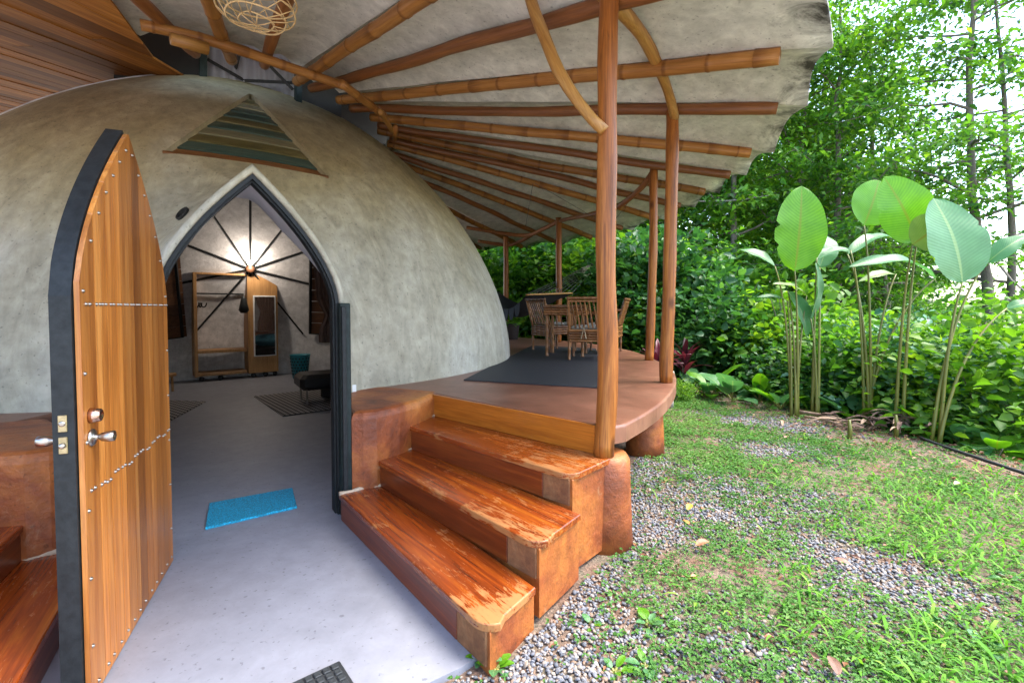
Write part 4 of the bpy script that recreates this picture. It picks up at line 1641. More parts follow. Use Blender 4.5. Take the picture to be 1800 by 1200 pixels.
def cane_chair(x, y, rz, label, towel=False):
    """bamboo armchair facing local +Y"""
    t = thing('bamboo_chair', label, 'chair', (x, y, RUGZ), 'bamboo chairs round the terrace table')
    mw = Matrix.Translation((x, y, RUGZ)) @ Matrix.Rotation(rz, 4, 'Z')
    hw, hd = 0.27, 0.25
    for sx in (-1, 1):
        for sy in (-1, 1):
            top = 0.62 if sy > 0 else 0.44
            cane_part('leg', ('leg', sx, sy), (sx * hw, sy * hd, 0), (sx * hw, sy * hd, top), 0.020, t, mw)
        for k in range(4):
            z = 0.30 + 0.038 * k
            cane_part('side_rail', ('sr', sx, k), (sx * (hw + 0.012), -hd, z), (sx * (hw + 0.012), hd, z), 0.019, t, mw)
        # arm: rises from the front leg and runs back
        pts = [(sx * hw, hd, 0.58), (sx * hw, hd - 0.05, 0.64), (sx * hw, 0.05, 0.66), (sx * hw, -hd - 0.08, 0.70)]
        mb, fr = pole([mw @ Vector(p) for p in pts], 0.018, n=8, nodes=0.12, seed=3)
        part('arm', mb, 'cane', t, fr, smooth=True)
        for yy in (-0.12, -0.02, 0.09):
            cane_part('arm_spindle', ('as', sx, yy), (sx * hw, yy, 0.43), (sx * hw, yy - 0.04, 0.655), 0.009, t, mw)
        cane_part('back_post', ('bp', sx), (sx * hw, -hd, 0.40), (sx * hw, -hd - 0.13, 0.86), 0.020, t, mw)
    for k in range(5):
        z = 0.27 + 0.036 * k
        cane_part('back_rail', ('br', k), (-hw, -hd - 0.016, z), (hw, -hd - 0.016, z), 0.018, t, mw)
        cane_part('front_rail', ('fr', k), (-hw, hd + 0.016, z), (hw, hd + 0.016, z), 0.018, t, mw)
    cane_part('top_rail', ('tr', 0), (-hw - 0.02, -hd - 0.135, 0.865), (hw + 0.02, -hd - 0.135, 0.865), 0.022, t, mw)
    cane_part('top_rail', ('tr', 1), (-hw, -hd - 0.12, 0.825), (hw, -hd - 0.12, 0.825), 0.016, t, mw)
    for k in range(8):
        xx = -hw + 0.06 + k * (2 * hw - 0.12) / 7
        cane_part('back_slat', ('bs', k), (xx + 0.03, -hd - 0.01, 0.45), (xx - 0.02, -hd - 0.12, 0.82), 0.012, t, mw)
    mb = MB()
    mb.bbox((0, 0.0, 0.455), (0.50, 0.46, 0.05), 0.02)
    part('seat', mb, 'cushion', t, mw)
    if towel:
        mb = MB()
        pts = [(-0.10, -hd - 0.05, 0.30), (-0.085, -hd - 0.06, 0.40), (-0.06, -hd - 0.055, 0.47), (-0.04, -hd - 0.05, 0.45), (-0.03, -hd - 0.05, 0.30)]
        mb, fr = pole([mw @ Vector(p) for p in pts], 0.008, n=6)
        part('tie_rope', mb, 'rope', t, fr, smooth=True)


cane_chair(1.13, 6.98, math.radians(-14), 'bamboo armchair with its slatted back to the stairs', True)
cane_chair(0.72, 8.30, math.radians(-60), 'bamboo armchair on the far side of the table, nearest the hammock')
cane_chair(1.50, 7.95, math.radians(70), 'bamboo armchair half hidden behind the thick corner post')

tb = thing('bamboo_table', 'tall square bamboo table with banded cane edge on the charcoal mat', 'table', (0.83, 7.55, RUGZ))
mwt = Matrix.Translation((0.86, 7.55, RUGZ)) @ Matrix.Rotation(math.radians(-14), 4, 'Z')
for sx in (-1, 1):
    for sy in (-1, 1):
        cane_part('leg', ('tl', sx, sy), (sx * 0.27, sy * 0.27, 0), (sx * 0.27, sy * 0.27, 0.74), 0.024, tb, mwt)
for k in range(4):
    z = 0.635 + 0.036 * k
    for s in (-1, 1):
        cane_part('edge_rail', ('te', k, s), (-0.31, s * 0.30, z), (0.31, s * 0.30, z), 0.019, tb, mwt)
        cane_part('edge_rail', ('tf', k, s), (s * 0.30, -0.29, z), (s * 0.30, 0.29, z), 0.019, tb, mwt)
mb = MB()
mb.bbox((0, 0, 0.765), (0.60, 0.60, 0.02), 0.005)
part('table_top', mb, 'cane', tb, mwt)

# hammock
hm = thing('hammock', 'black hammock with a wooden spreader bar slung behind the bamboo chairs', 'hammock', (0.2, 10.4, TZ))
bar0, bar1 = D(925, 518, 9.6), D(1006, 515, 10.3)
mb, fr = pole([bar0, bar1], 0.018, n=8)
part('spreader_bar', mb, 'branch', hm, fr, smooth=True)
ends = [D(868, 512, 11.6), D(872, 520, 11.0)]
nu, nv = 14, 8
V = []
for i in range(nu + 1):
    u = i / nu
    for j in range(nv + 1):
        v = j / nv
        a = bar0 * (1 - v) + bar1 * v
        b = D(858, 514, 11.2) * (1 - v) + D(866, 508, 11.9) * v
        p = a * (1 - u) + b * u
        p = p + np.array([0, 0, -0.42 * math.sin(PI * u) ** 1.1 * (0.75 + 0.5 * math.sin(PI * v)) - 0.02])
        V.append(p)
idx = np.arange((nu + 1) * (nv + 1)).reshape(nu + 1, nv + 1)
q_ = np.stack([idx[:-1, :-1], idx[:-1, 1:], idx[1:, 1:], idx[1:, :-1]], -1).reshape(-1, 4)
V = np.array(V)
nV = len(V)
V2 = V + np.array([0, 0, -0.015])
part('fabric', npmesh('hammock_fabric', np.concatenate([V, V2]), np.concatenate([q_, q_[:, ::-1] + nV]), smooth=True), 'blackcloth', hm)
# scalloped fringe along the near side
for k in range(5):
    i0 = 2 + k * 2
    a, b = V[idx[i0, 0]], V[idx[i0 + 2, 0]]
    m3 = (a + b) / 2
    mb = MB()
    pts = []
    for q in range(9):
        an = PI * q / 8
        pts.append(m3 + (b - a) * 0.46 * math.cos(an) + np.array([0, 0, -0.26 * math.sin(an)]))
    vs = pts + [p + np.array([0.01, 0.015, 0]) for p in pts]
    mb.add(vs, [tuple(range(9)), tuple(range(17, 8, -1))] + [(i, 9 + i, 10 + i, i + 1) for i in range(8)])
    part('fringe', mb, 'blackcloth', hm)
tie = D(1056, 452, 13.2)
for v in np.linspace(0, 1, 9):
    a = bar0 * (1 - v) + bar1 * v
    part('cord', MB().tube([a, (a + tie) / 2 + np.array([0, 0, -0.05]), tie], 0.008, 4), 'wire', hm)
tie2 = PE + np.array([0.02, 0, 1.0])
for v in (0, 0.5, 1):
    b = D(858, 514, 11.2) * (1 - v) + D(866, 508, 11.9) * v
    part('cord', MB().tube([b, tie2], 0.006, 4), 'wire', hm)

# potted plant at the end of the terrace
pp = G(899, 596, 0.75)
pt = thing('potted_plant', 'small leafy plant in a dark pot beside the dome wall', 'potted plant', (pp[0], pp[1], 0.75))
mb = MB().lathe([(0.15, 0.0), (0.19, 0.34), (0.205, 0.36), (0.18, 0.37), (0.17, 0.33)], 18, (pp[0], pp[1], 0.75))
part('pot', mb, 'pot', pt, smooth=True)

# thin lines strung under the canopy
for k, (a, b, lb) in enumerate((((D(1150, 296, 6.8)), D(1080, 388, 8.0), 'thin cord running down from the second slim post'), (D(937, 322, 7.2), D(924, 398, 7.2), 'thin cord hanging from a rafter over the chairs'), (D(940, 322, 7.2), D(1078, 402, 8.3), 'thin cord slanting from the rafter towards the posts'))):
    part('cord', MB().tube([a, b], 0.004, 4), 'wire', canopy)

# ------------------------------------------------------------------ mats, lamp basket
def mat_obj(name, corners, z, th, m, label, cat='mat'):
    c = [np.array(p[:2]) for p in corners]
    o = c[0]
    fr = frame((o[0], o[1], z), (c[1][0] - o[0], c[1][1] - o[1], 0))
    inv = fr.inverted()
    lp = [inv @ Vector((p[0], p[1], z)) for p in c]
    mb = bevel_prism([(p.x, p.y) for p in lp], 0.0, th, min(0.004, th * 0.6))
    return tag(part(name, mb, m, None, fr), label, cat)


mat_obj('door_mat', [G(361, 931), G(522, 893), G(514, 860), G(368, 887)], 0.001, 0.016, 'bluemat', 'bright blue textured mat on the grey floor inside the doorway')
b0, b1 = G(505, 1207), G(597, 1164)
ax = (b1 - b0)[:2]
ax = ax / np.linalg.norm(ax)
nm_ = np.array([ax[1], -ax[0]])
RM = thing('rubber_mat', 'black ribbed rubber mat at the bottom edge of the grey path', 'mat', (b1[0], b1[1], 0.001))
b1p = b1[:2]
base = [b1p, b1p - ax * 0.62, b1p - ax * 0.62 + nm_ * 0.40, b1p + nm_ * 0.40]
fr = frame((b1p[0], b1p[1], 0.001), (-ax[0], -ax[1], 0))
sg_ = 1 if (fr.to_3x3() @ Vector((0, 1, 0))).dot(Vector((*nm_, 0))) > 0 else -1
mb = MB()
mb.bbox((0.31, sg_ * 0.20, 0.005), (0.62, 0.40, 0.010), 0.003)
part('mat_base', mb, 'rubber', RM, fr)
rib_me = MB().bbox((0, 0, 0), (0.028, 0.030, 0.008), 0.003).mesh('tile')
rib_me.materials.append(M['tile'])
for i in range(17):
    for j in range(10):
        part('rubber_stud', rib_me, None, RM, fr @ Matrix.Translation((0.03 + i * 0.035, sg_ * (0.028 + j * 0.038), 0.013)))

# woven lamp basket
bk = thing('basket_lampshade', 'pale open rattan basket hanging under the canopy', 'lampshade', tuple(D(448, -30, 3.1)))
bc = D(450, 2, 3.1)
rw, hh = 0.235, 0.30
prof = [(0.10, -0.02), (0.17, -0.0), (0.225, 0.05), (0.235, 0.13), (0.20, 0.24), (0.12, 0.30)]
bz = bc[2] - 0.11
for k, (r, z) in enumerate(prof):
    mb = MB().tube([(bc[0] + r * math.cos(a), bc[1] + r * math.sin(a), bz + z + 0.006 * math.sin(3 * a + k)) for a in np.linspace(0, 2 * PI, 33)], 0.006 if k else 0.005, 5)
    part('hoop', mb, 'wicker', bk, smooth=True)
for k in range(13):
    a0 = 2 * PI * k / 13
    mb = MB().tube([(bc[0] + r * math.cos(a0 + 0.25 * i), bc[1] + r * math.sin(a0 + 0.25 * i), bz + z) for i, (r, z) in enumerate(prof)], 0.004, 4)
    part('weave_strand', mb, 'wicker', bk, smooth=True)
for k in range(6):
    a0 = 2 * PI * k / 6
    mb = MB().tube([(bc[0] + r * math.cos(a0), bc[1] + r * math.sin(a0), bz + z) for r, z in ((0.10, -0.02), (0.05, -0.035), (0.0, -0.04))], 0.004, 4)
    part('weave_strand', mb, 'wicker', bk, smooth=True)
part('hanging_cord', MB().tube([(bc[0], bc[1], bz + 0.28), (bc[0], bc[1], conez(bc[0], bc[1]) + 0.05)], 0.006, 5), 'wire', bk)

# ------------------------------------------------------------------ inside the dome
def fpt(px, py):
    return G(px, py, 0.0)


w0, w1 = fpt(343, 672), fpt(490, 660)
wx = (w1 - w0)
wl_ = np.linalg.norm(wx)
wxn = wx / wl_
wf = frame((w0[0], w0[1], 0), wxn)
wd_ = thing('wardrobe', 'open oak clothes rack with mirror cabinet on castors', 'wardrobe', tuple(w0))
WH = 2.10
u1 = 0.62 * wl_


def wbox(nm, c, s, m='wardrobe'):
    mb = MB()
    mb.bbox(c, s, 0.004)
    return part(nm, mb, m, wd_, wf)


dpt = 0.45
wbox('side_board', (0.03, dpt / 2, 0.10 + WH / 2), (0.06, dpt, WH))
wbox('shelf', (u1 / 2, dpt / 2, 0.14), (u1 - 0.06, dpt, 0.06))
wbox('shelf', (u1 / 2, dpt / 2, 0.60), (u1 - 0.06, dpt, 0.06))
wbox('top_board', (u1 / 2, dpt / 2, 0.10 + WH - 0.02), (u1 - 0.06, dpt, 0.04))
cb = wbox('cabinet', ((u1 + wl_) / 2, dpt / 2, 0.10 + WH / 2), (wl_ - u1, dpt, WH))
wbox('rail', (u1 / 2, dpt / 2, 1.78), (u1 - 0.06, 0.03, 0.03), 'black')
mxm = (u1 + wl_) / 2 + 0.03
mf = wbox('mirror_frame', (mxm, -0.012, 1.10), (0.44, 0.02, 1.30), 'whitetrim')
mb = MB()
mb.box((mxm, -0.0255, 1.10), (0.39, 0.004, 1.25))
part('mirror', mb, 'mirror', wd_, wf)
for x in (0.12, 0.45, u1 + 0.1, wl_ - 0.25, wl_ - 0.06):
    mb = MB().lathe([(0.045, -0.02), (0.05, -0.012), (0.05, 0.012), (0.045, 0.02)], 14, (x, 0.06, 0.05), (0, 1, 0))
    part('castor', mb, 'rubber', wd_, wf, smooth=True)
hk = tag(thing('hanging_lantern', 'small black object hung at the rack rail beside the cabinet', 'lantern', tuple(wf @ Vector((u1 - 0.06, 0.02, 1.35))), None))
mb = MB().lathe([(0.02, 0.36), (0.05, 0.30), (0.07, 0.2), (0.10, 0.06), (0.06, 0.0)], 10, (u1 - 0.08, -0.06, 1.38))
part('body', mb, 'black', hk, wf, smooth=True)
hr = thing('coat_hooks', 'black three-hook rack on the far wall behind the clothes rack', 'hooks', tuple(inner_at(350, 535)))
for k, x in enumerate((345, 352, 358)):
    c = inner_at(x, 532, 0.05)
    pts = [c + np.array([0.06 * math.cos(a) * (1 if k != 1 else 0.5), 0, 0.09 * math.sin(a)]) for a in np.linspace(PI, 2 * PI, 9)]
    part('hook', MB().tube(pts, 0.014, 5), 'black', hr)

# lamp at the crossing of the ribs
lamp = thing('wall_lamp', 'lit round lamp where the black ribs cross inside', 'lamp', tuple(hub))
toc = np.array([-hub[0], -hub[1], 0])
toc = toc / np.linalg.norm(toc)
hb = hub + toc * 0.06
part('hub_plate', MB().lathe([(0.085, 0), (0.085, 0.03), (0.05, 0.05)], 16, tuple(hub), tuple(toc)), 'shutter', lamp, smooth=True)
bulb = hub + toc * 0.16 + np.array([0, 0, 0.12])
part('bulb', MB().lathe([(0.015, -0.05), (0.045, -0.02), (0.05, 0.01), (0.03, 0.045), (0.008, 0.055)], 12, tuple(bulb)), 'bulb', lamp, smooth=True)
ld = bpy.data.lights.new('bulb_light', 'POINT')
ld.energy = 5
ld.color = (1, 0.88, 0.76)
ld.shadow_soft_size = 0.05
lo = bpy.data.objects.new('bulb_light', ld)
COL.objects.link(lo)
lo.parent = lamp
lo.location = tuple(bulb + toc * 0.12 - hub)

# shuttered windows left and right, curtain
def panel(nm, pix, m, label, cat, boards=0):
    t = thing(nm, label, cat, tuple(inner_at(*pix[0], 0.06)))
    P4 = [inner_at(x, y, 0.05) for x, y in pix]
    P5 = [inner_at(x, y, 0.09) for x, y in pix]
    n = len(P4)
    if boards:
        for k in range(boards):
            u0, u1 = k / boards, (k + 0.95) / boards
            a, b = P5[0] * (1 - u0) + P5[3] * u0, P5[1] * (1 - u0) + P5[2] * u0
            c, d = P5[1] * (1 - u1) + P5[2] * u1, P5[0] * (1 - u1) + P5[3] * u1
            mb = MB().add([a, b, c, d] + [p + np.array([0.05, 0.06, 0]) for p in (a, b, c, d)], [(0, 1, 2, 3), (7, 6, 5, 4), (0, 4, 5, 1), (1, 5, 6, 2), (2, 6, 7, 3), (3, 7, 4, 0)])
            part('board', mb, m, t)
    mb = MB().tube(P5 + [P5[0]], 0.035, 4)
    part('frame', mb, 'black', t)
    return t


panel('shutter', [(250, 460), (308, 452), (321, 592), (262, 600)], 'shutter', 'dark boarded shutter inside, left of the clothes rack', 'shutter', 7)
panel('shutter', [(546, 450), (600, 445), (600, 590), (545, 586)], 'shutter', 'dark boarded shutter inside behind the taupe curtain', 'shutter', 7)
ct = []
cdep = [D(x, y, 8.6) for x, y in ((548, 400), (620, 400))]
nu, nv = 40, 14
V = []
for j in range(nv + 1):
    v = j / nv
    for i in range(nu + 1):
        u = i / nu
        pinch = 1 - 0.35 * math.exp(-((v - 0.72) / 0.1) ** 2)
        x = 549 + (626 - 549) * (0.5 + (u - 0.5) * pinch) + 12 * v
        V.append(D(x, 430 + 172 * v, 8.6 + 0.05 * math.sin(u * 2 * PI * 7 + v) * (0.6 + 0.4 * v)))
idx = np.arange(len(V)).reshape(nv + 1, nu + 1)
q_ = np.stack([idx[:-1, :-1], idx[:-1, 1:], idx[1:, 1:], idx[1:, :-1]], -1).reshape(-1, 4)
tag(part('curtain', npmesh('curtain', np.array(V), q_, smooth=True), 'curtain'), 'gathered taupe curtain just inside the right of the doorway', 'curtain')

# teal basket, ottoman, bed corner, stool, rugs
bk2 = fpt(528, 664)
mb = MB().lathe([(0.15, 0.0), (0.20, 0.48), (0.215, 0.50), (0.205, 0.50), (0.185, 0.46), (0.13, 0.02)], 24, (bk2[0], bk2[1], 0))
tq = thing('laundry_basket', 'teal perforated plastic basket by the far wall', 'basket', (bk2[0], bk2[1], 0))
part('basket_wall', mb, 'teal', tq, smooth=True)
hole = MB().lathe([(0.016, 0), (0.016, 0.004), (0.004, 0.005)], 6).mesh('hole')
hole.materials.append(M['dark'])
for k in range(9):
    for r_ in range(6):
        a = -PI + PI * (k + 0.5 * (r_ % 2)) / 9
        z = 0.10 + r_ * 0.065
        rr = 0.151 + 0.05 * z / 0.48
        nrm = Vector((math.cos(a), math.sin(a), -0.1))
        part('perforation', hole, None, tq, Matrix.Translation((bk2[0] + rr * nrm.x, bk2[1] + rr * nrm.y, z)) @ Vector((0, 0, 1)).rotation_difference(nrm).to_matrix().to_4x4())
o0 = fpt(545, 712)
ot = thing('ottoman', 'black leather ottoman on metal legs on the woven rug', 'ottoman', (o0[0], o0[1], 0))
of = frame((o0[0], o0[1], 0), (DT[0], DT[1], 0))
mb = MB()
mb.bbox((0.42, 0.30, 0.34), (1.1, 0.62, 0.24), 0.06)
part('cushion', mb, 'leather', ot, of, smooth=False)
for x in (-0.03, 0.85):
    for y in (0.05, 0.55):
        part('leg', MB().tube([(x, y, 0.0), (x, y, 0.23)], 0.016, 8), 'steel', ot, of)
bd0 = D(595, 655, 8.2)
mb = MB()
bdt = thing('bed', 'corner of a bed with blue cover inside on the right', 'bed', (bd0[0] + 0.6, bd0[1] + 0.4, 0))
mb.bbox((bd0[0] + 0.55, bd0[1] + 0.5, 0.22), (1.5, 1.6, 0.44), 0.03)
part('bed_base', mb, 'leather', bdt)
mb = MB()
mb.bbox((bd0[0] + 0.70, bd0[1] + 0.5, 0.60), (1.5, 1.5, 0.30), 0.12)
part('cover', mb, 'bedding', bdt)
s0 = fpt(298, 690)
st = thing('low_stool', 'edge of a brown wooden stool inside behind the open door', 'stool', (s0[0], s0[1], 0))
mb = MB()
mb.bbox((s0[0] - 0.25, s0[1], 0.30), (0.5, 0.4, 0.06), 0.01)
part('seat', mb, 'wardrobe', st)
for dx, dy in ((-0.45, -0.15), (-0.05, -0.15), (-0.45, 0.15), (-0.05, 0.15)):
    part('leg', MB().tube([(s0[0] + dx, s0[1] + dy, 0), (s0[0] + dx * 0.9, s0[1] + dy * 0.9, 0.28)], 0.02, 8), 'wardrobe', st)
mat_obj('rug', [G(497, 732), G(640, 712), G(560, 684), G(446, 697)], 0.001, 0.010, 'rug', 'black and cream woven rug under the black ottoman', 'rug')
mat_obj('rug', [G(230, 752), G(297, 741), G(362, 706), G(300, 704)], 0.001, 0.010, 'rug', 'black and cream woven rug showing past the open door', 'rug')
sw = part('wall_plate', MB().bbox((0, 0, 0), (0.02, 0.05, 0.10), 0.004), 'whitetrim', None, frame(shell_from_eye(621, 686), (DN[0], DN[1], 0)))
tag(sw, 'tiny white plate on the dome wall by the right jamb', 'wall plate')

# ------------------------------------------------------------------ foliage helpers
def unit(v):
    return v / np.maximum(np.linalg.norm(v, axis=-1, keepdims=True), 1e-9)


def leaf_cards(C, axis, nrm, ln, wd, var, fold=0.25):
    """small folded leaves: 4 vertices and 2 triangles each"""
    axis = unit(axis)
    side = unit(np.cross(axis, nrm))
    up = np.cross(side, axis)
    ln = np.broadcast_to(ln, (len(C),))[:, None]
    wd = np.broadcast_to(wd, (len(C),))[:, None]
    b = C - axis * ln * 0.5
    t = C + axis * ln * 0.5 - up * ln * 0.12
    l = C + side * wd * 0.5 + up * wd * fold - axis * ln * 0.08
    r = C - side * wd * 0.5 + up * wd * fold - axis * ln * 0.08
    V = np.stack([b, l, t, r], 1).reshape(-1, 3)
    k = np.arange(len(C))[:, None] * 4
    F = np.concatenate([k + np.array([[0, 2, 1]]), k + np.array([[0, 3, 2]])], 1).reshape(-1, 3)
    return V, F, np.repeat(var, 4)


def oval_leaves(C, axis, nrm, ln, wd, var, fold=0.22):
    """leaves with a rounded outline and a midrib fold: 8 vertices and 6 faces each"""
    axis = unit(axis)
    side = unit(np.cross(axis, nrm))
    up = np.cross(side, axis)
    ln = np.broadcast_to(ln, (len(C),))[:, None]
    wd = np.broadcast_to(wd, (len(C),))[:, None]
    pts = []
    for a, w_ in ((-0.5, 0), (-0.18, -0.5), (0.2, -0.38), (0.5, 0), (0.2, 0.38), (-0.18, 0.5), (-0.18, 0), (0.2, 0)):
        pts.append(C + axis * ln * a + side * wd * w_ + up * (abs(w_) * wd * fold * 2 - ln * 0.35 * max(0, a) ** 2))
    V = np.stack(pts, 1).reshape(-1, 3)
    k = np.arange(len(C))[:, None, None] * 8
    F = (k + np.array([[0, 6, 1], [1, 6, 7], [1, 7, 2], [2, 7, 3], [0, 5, 6], [5, 4, 6], [4, 7, 6], [4, 3, 7]])[None]).reshape(-1, 3)
    return V, F, np.repeat(var, 8)


def rand_dirs(n, rng, flat=1.0):
    d = rng.normal(size=(n, 3))
    d[:, 2] *= flat
    return unit(d)


def make_tree(seed, height, base, spread, nl, twigs, per, leaf=(0.13, 0.07), lean=(0, 0), tr=0.16, flat=0.35, up=0.35, clump=0.42):
    """trunk with limbs, and a crown of leaf sprays carried by the limbs"""
    rng = np.random.default_rng(seed)
    mb = MB()
    n = 14
    wob = rng.normal(size=(n + 1, 2)).cumsum(0) * 0.05
    tp = [np.array([lean[0] * (i / n) + wob[i, 0], lean[1] * (i / n) + wob[i, 1], height * i / n - 0.4 * (i == 0)]) for i in range(n + 1)]
    mb.tube(tp, [tr * (1 - 0.8 * i / n) * (1.25 if i == 0 else 1) for i in range(n + 1)], 9)
    tp = np.array(tp)
    Cs, As = [], []
    for k in range(nl):
        u = (k + rng.uniform(0, 1)) / nl
        h = base + (height - base) * u ** 0.9
        i = h / height * n
        i0 = min(int(i), n - 1)
        p = tp[i0] + (tp[i0 + 1] - tp[i0]) * (i - i0)
        a = k * 2.4 + rng.uniform(-0.6, 0.6)
        ln = spread * (1.0 - 0.62 * u) * rng.uniform(0.65, 1.15)
        d = np.array([math.cos(a), math.sin(a), up * rng.uniform(0.2, 1.5)])
        pts = [p]
        m = 6
        for j in range(1, m + 1):
            d = d + rng.normal(size=3) * 0.16 + np.array([0, 0, -0.05])
            d = d / np.linalg.norm(d)
            pts.append(pts[-1] + d * ln / m)
        r0 = tr * 0.36 * (1 - 0.6 * u)
        mb.tube(pts, [max(0.006, r0 * (1 - 0.88 * j / m)) for j in range(m + 1)], 5, False)
        pts = np.array(pts)
        for q in range(twigs):
            s = rng.uniform(0.25, 1.0) * m
            j0 = min(int(s), m - 1)
            c = pts[j0] + (pts[j0 + 1] - pts[j0]) * (s - j0)
            o = rng.normal(size=3) * np.array([0.5, 0.5, 0.22]) * clump * 1.6
            e = c + o
            mb.tube([c, (c + e) / 2 + np.array([0, 0, 0.04]), e], [0.010, 0.007, 0.004], 3, False)
            N_ = per
            Cs.append(e + rng.normal(size=(N_, 3)) * np.array([1, 1, flat]) * clump)
            As.append(unit(rng.normal(size=(N_, 3)) * np.array([1, 1, 0.4]) + o))
    C = np.concatenate(Cs)
    A = np.concatenate(As)
    A[:, 2] -= 0.35
    nr = unit(rng.normal(size=(len(C), 3)) * 0.55 + np.array([0, 0, 1.0]))
    ln = leaf[0] * rng.uniform(0.6, 1.35, len(C))
    var = np.clip(rng.normal(0.45, 0.22, len(C)) + 0.12 * np.sin(C[:, 0] * 1.3) + 0.1 * np.sin(C[:, 2] * 1.9 + C[:, 1]), 0, 1)
    V, F, v4 = leaf_cards(C, A, nr, ln, ln * leaf[1] / leaf[0], var)
    return mb.mesh('trunk', True), npmesh('crown', V, F, {'var': v4})


def make_shrub(seed, h, r, n, leaf=(0.12, 0.075), flat=0.8, stems=7):
    rng = np.random.default_rng(seed)
    mb = MB()
    Cs = []
    for k in range(stems):
        a = rng.uniform(0, 2 * PI)
        e = np.array([math.cos(a) * r * rng.uniform(0.2, 0.9), math.sin(a) * r * rng.uniform(0.2, 0.9), h * rng.uniform(0.55, 0.95)])
        pts = [np.array([0, 0, -0.3]), e * np.array([0.25, 0.25, 0.4]), e * np.array([0.65, 0.65, 0.75]), e]
        mb.tube(pts, [0.022, 0.017, 0.011, 0.005], 5, False)
    nc = max(10, n // 55)
    for k in range(nc):
        d = rng.normal(size=3)
        d = d / np.linalg.norm(d)
        c = np.array([d[0] * r, d[1] * r, h * 0.5 + d[2] * h * 0.5]) * rng.uniform(0.45, 1.0) ** 0.5
        c[2] = abs(c[2])
        Cs.append(c + rng.normal(size=(n // nc, 3)) * np.array([0.24, 0.24, 0.13]) * max(0.6, r))
    C = np.concatenate(Cs)
    C[:, 2] = np.abs(C[:, 2])
    A = unit(rng.normal(size=(len(C), 3)) * np.array([1, 1, 0.4]) + unit(C - np.array([0, 0, h * 0.4])) * 0.8)
    nr = unit(rng.normal(size=(len(C), 3)) * 0.6 + np.array([0, 0, 1.0]))
    ln = leaf[0] * rng.uniform(0.6, 1.35, len(C))
    var = np.clip(rng.normal(0.45, 0.22, len(C)) + 0.15 * np.sin(C[:, 0] * 4) * np.sin(C[:, 2] * 5), 0, 1)
    V, F, v4 = oval_leaves(C, A, nr, ln, ln * leaf[1] / leaf[0], var)
    return mb.mesh('stems', True), npmesh('foliage', V, F, {'var': v4})


def place(name, label, cat, meshes, mats, xy, rz=0.0, sc=1.0, group=None, z=None, names=('trunk', 'crown')):
    x, y = float(xy[0]), float(xy[1])
    z = float(terrain(x, y)) if z is None else z
    t = thing(name, label, cat, (x, y, z), group)
    mw = Matrix.Translation((x, y, z)) @ Matrix.Rotation(rz, 4, 'Z') @ Matrix.Scale(sc, 4)
    for nm, me, m in zip(names, meshes, mats):
        o = part(nm, me, None, t, mw)
        if not me.materials:
            me.materials.append(M[m])
        o.material_slots[0].link = 'OBJECT'
        o.material_slots[0].material = M[m]
    return t


def at_px(px, Y):
    return ((px - 900) / 850.0 * Y, Y)


# ------------------------------------------------------------------ trees
TA = make_tree(1, 15, 2.4, 4.8, 36, 10, 30, leaf=(0.19, 0.10), lean=(0.4, 0.2), tr=0.17)
TB = make_tree(2, 13, 1.4, 4.4, 34, 10, 30, leaf=(0.19, 0.105), lean=(-0.5, 0.3), tr=0.13, up=0.5)
TC = make_tree(3, 11, 0.7, 3.8, 34, 10, 30, leaf=(0.18, 0.11), lean=(0.3, -0.3), tr=0.12, up=0.25)
TS = make_tree(4, 16, 3.6, 4.8, 30, 8, 30, leaf=(0.19, 0.095), lean=(-1.0, 0.2), tr=0.18, up=0.3, clump=0.5, flat=0.25)
TS2 = make_tree(5, 15, 3.0, 4.2, 20, 7, 28, leaf=(0.19, 0.095), lean=(-0.9, 0.3), tr=0.15, up=0.3, clump=0.5, flat=0.25)
TG = 'forest trees beyond the lawn and terrace'
named = [
    (TS, 1783, 12.0, 0.1, 0.95, 'bark', 'leaf', 'tall grey-trunked tree at the far right edge, left of its close neighbour'),
    (TS2, 1812, 12.3, 0.0, 0.95, 'bark', 'leaf', 'tall grey-trunked tree at the far right edge, close beside its twin'),
    (TA, 1488, 14.0, 1.9, 0.9, 'bark', 'leaf', 'slim dark-trunked tree seen between the two groups of broad leaves'),
    (TB, 1292, 14.5, 0.4, 1.0, 'bark', 'leaf', 'slim dark-trunked tree rising just right of the canopy edge'),
    (TB, 1109, 15.5, 2.6, 1.1, 'palebark', 'leaf', 'pale mottled tree trunk wrapped in vine behind the terrace posts'),
    (TA, 968, 19.0, 4.0, 0.9, 'palebark', 'leaf', 'pale leaning tree trunk behind the hammock'),
]
for me, px, Yd, rz, sc, bk_, lf, lb in named:
    place('forest_tree', lb, 'tree', me, (bk_, lf), at_px(px, Yd), rz, sc, TG)
TREEAT = {800: 'behind the dome side', 860: 'over the dome edge', 880: 'over the hammock end', 920: 'over the hammock', 960: 'over the hammock bar', 1010: 'above the slatted chair', 1050: 'behind the thick corner post', 1130: 'right of the corner post', 1180: 'behind the slim posts', 1220: 'below the canopy tip', 1260: 'just past the slim posts', 1335: 'left of the huge upright leaf', 1385: 'above the huge upright leaf', 1430: 'right of the huge upright leaf', 1455: 'left of the slim dark trunk', 1520: 'right of the slim dark trunk', 1545: 'above the middle tall plant', 1560: 'above the drooping leaves', 1590: 'above the bright leaf', 1610: 'above the round olive leaf', 1665: 'above the largest bluish leaf', 1740: 'left of the twin trunks', 1890: 'beyond the right edge'}
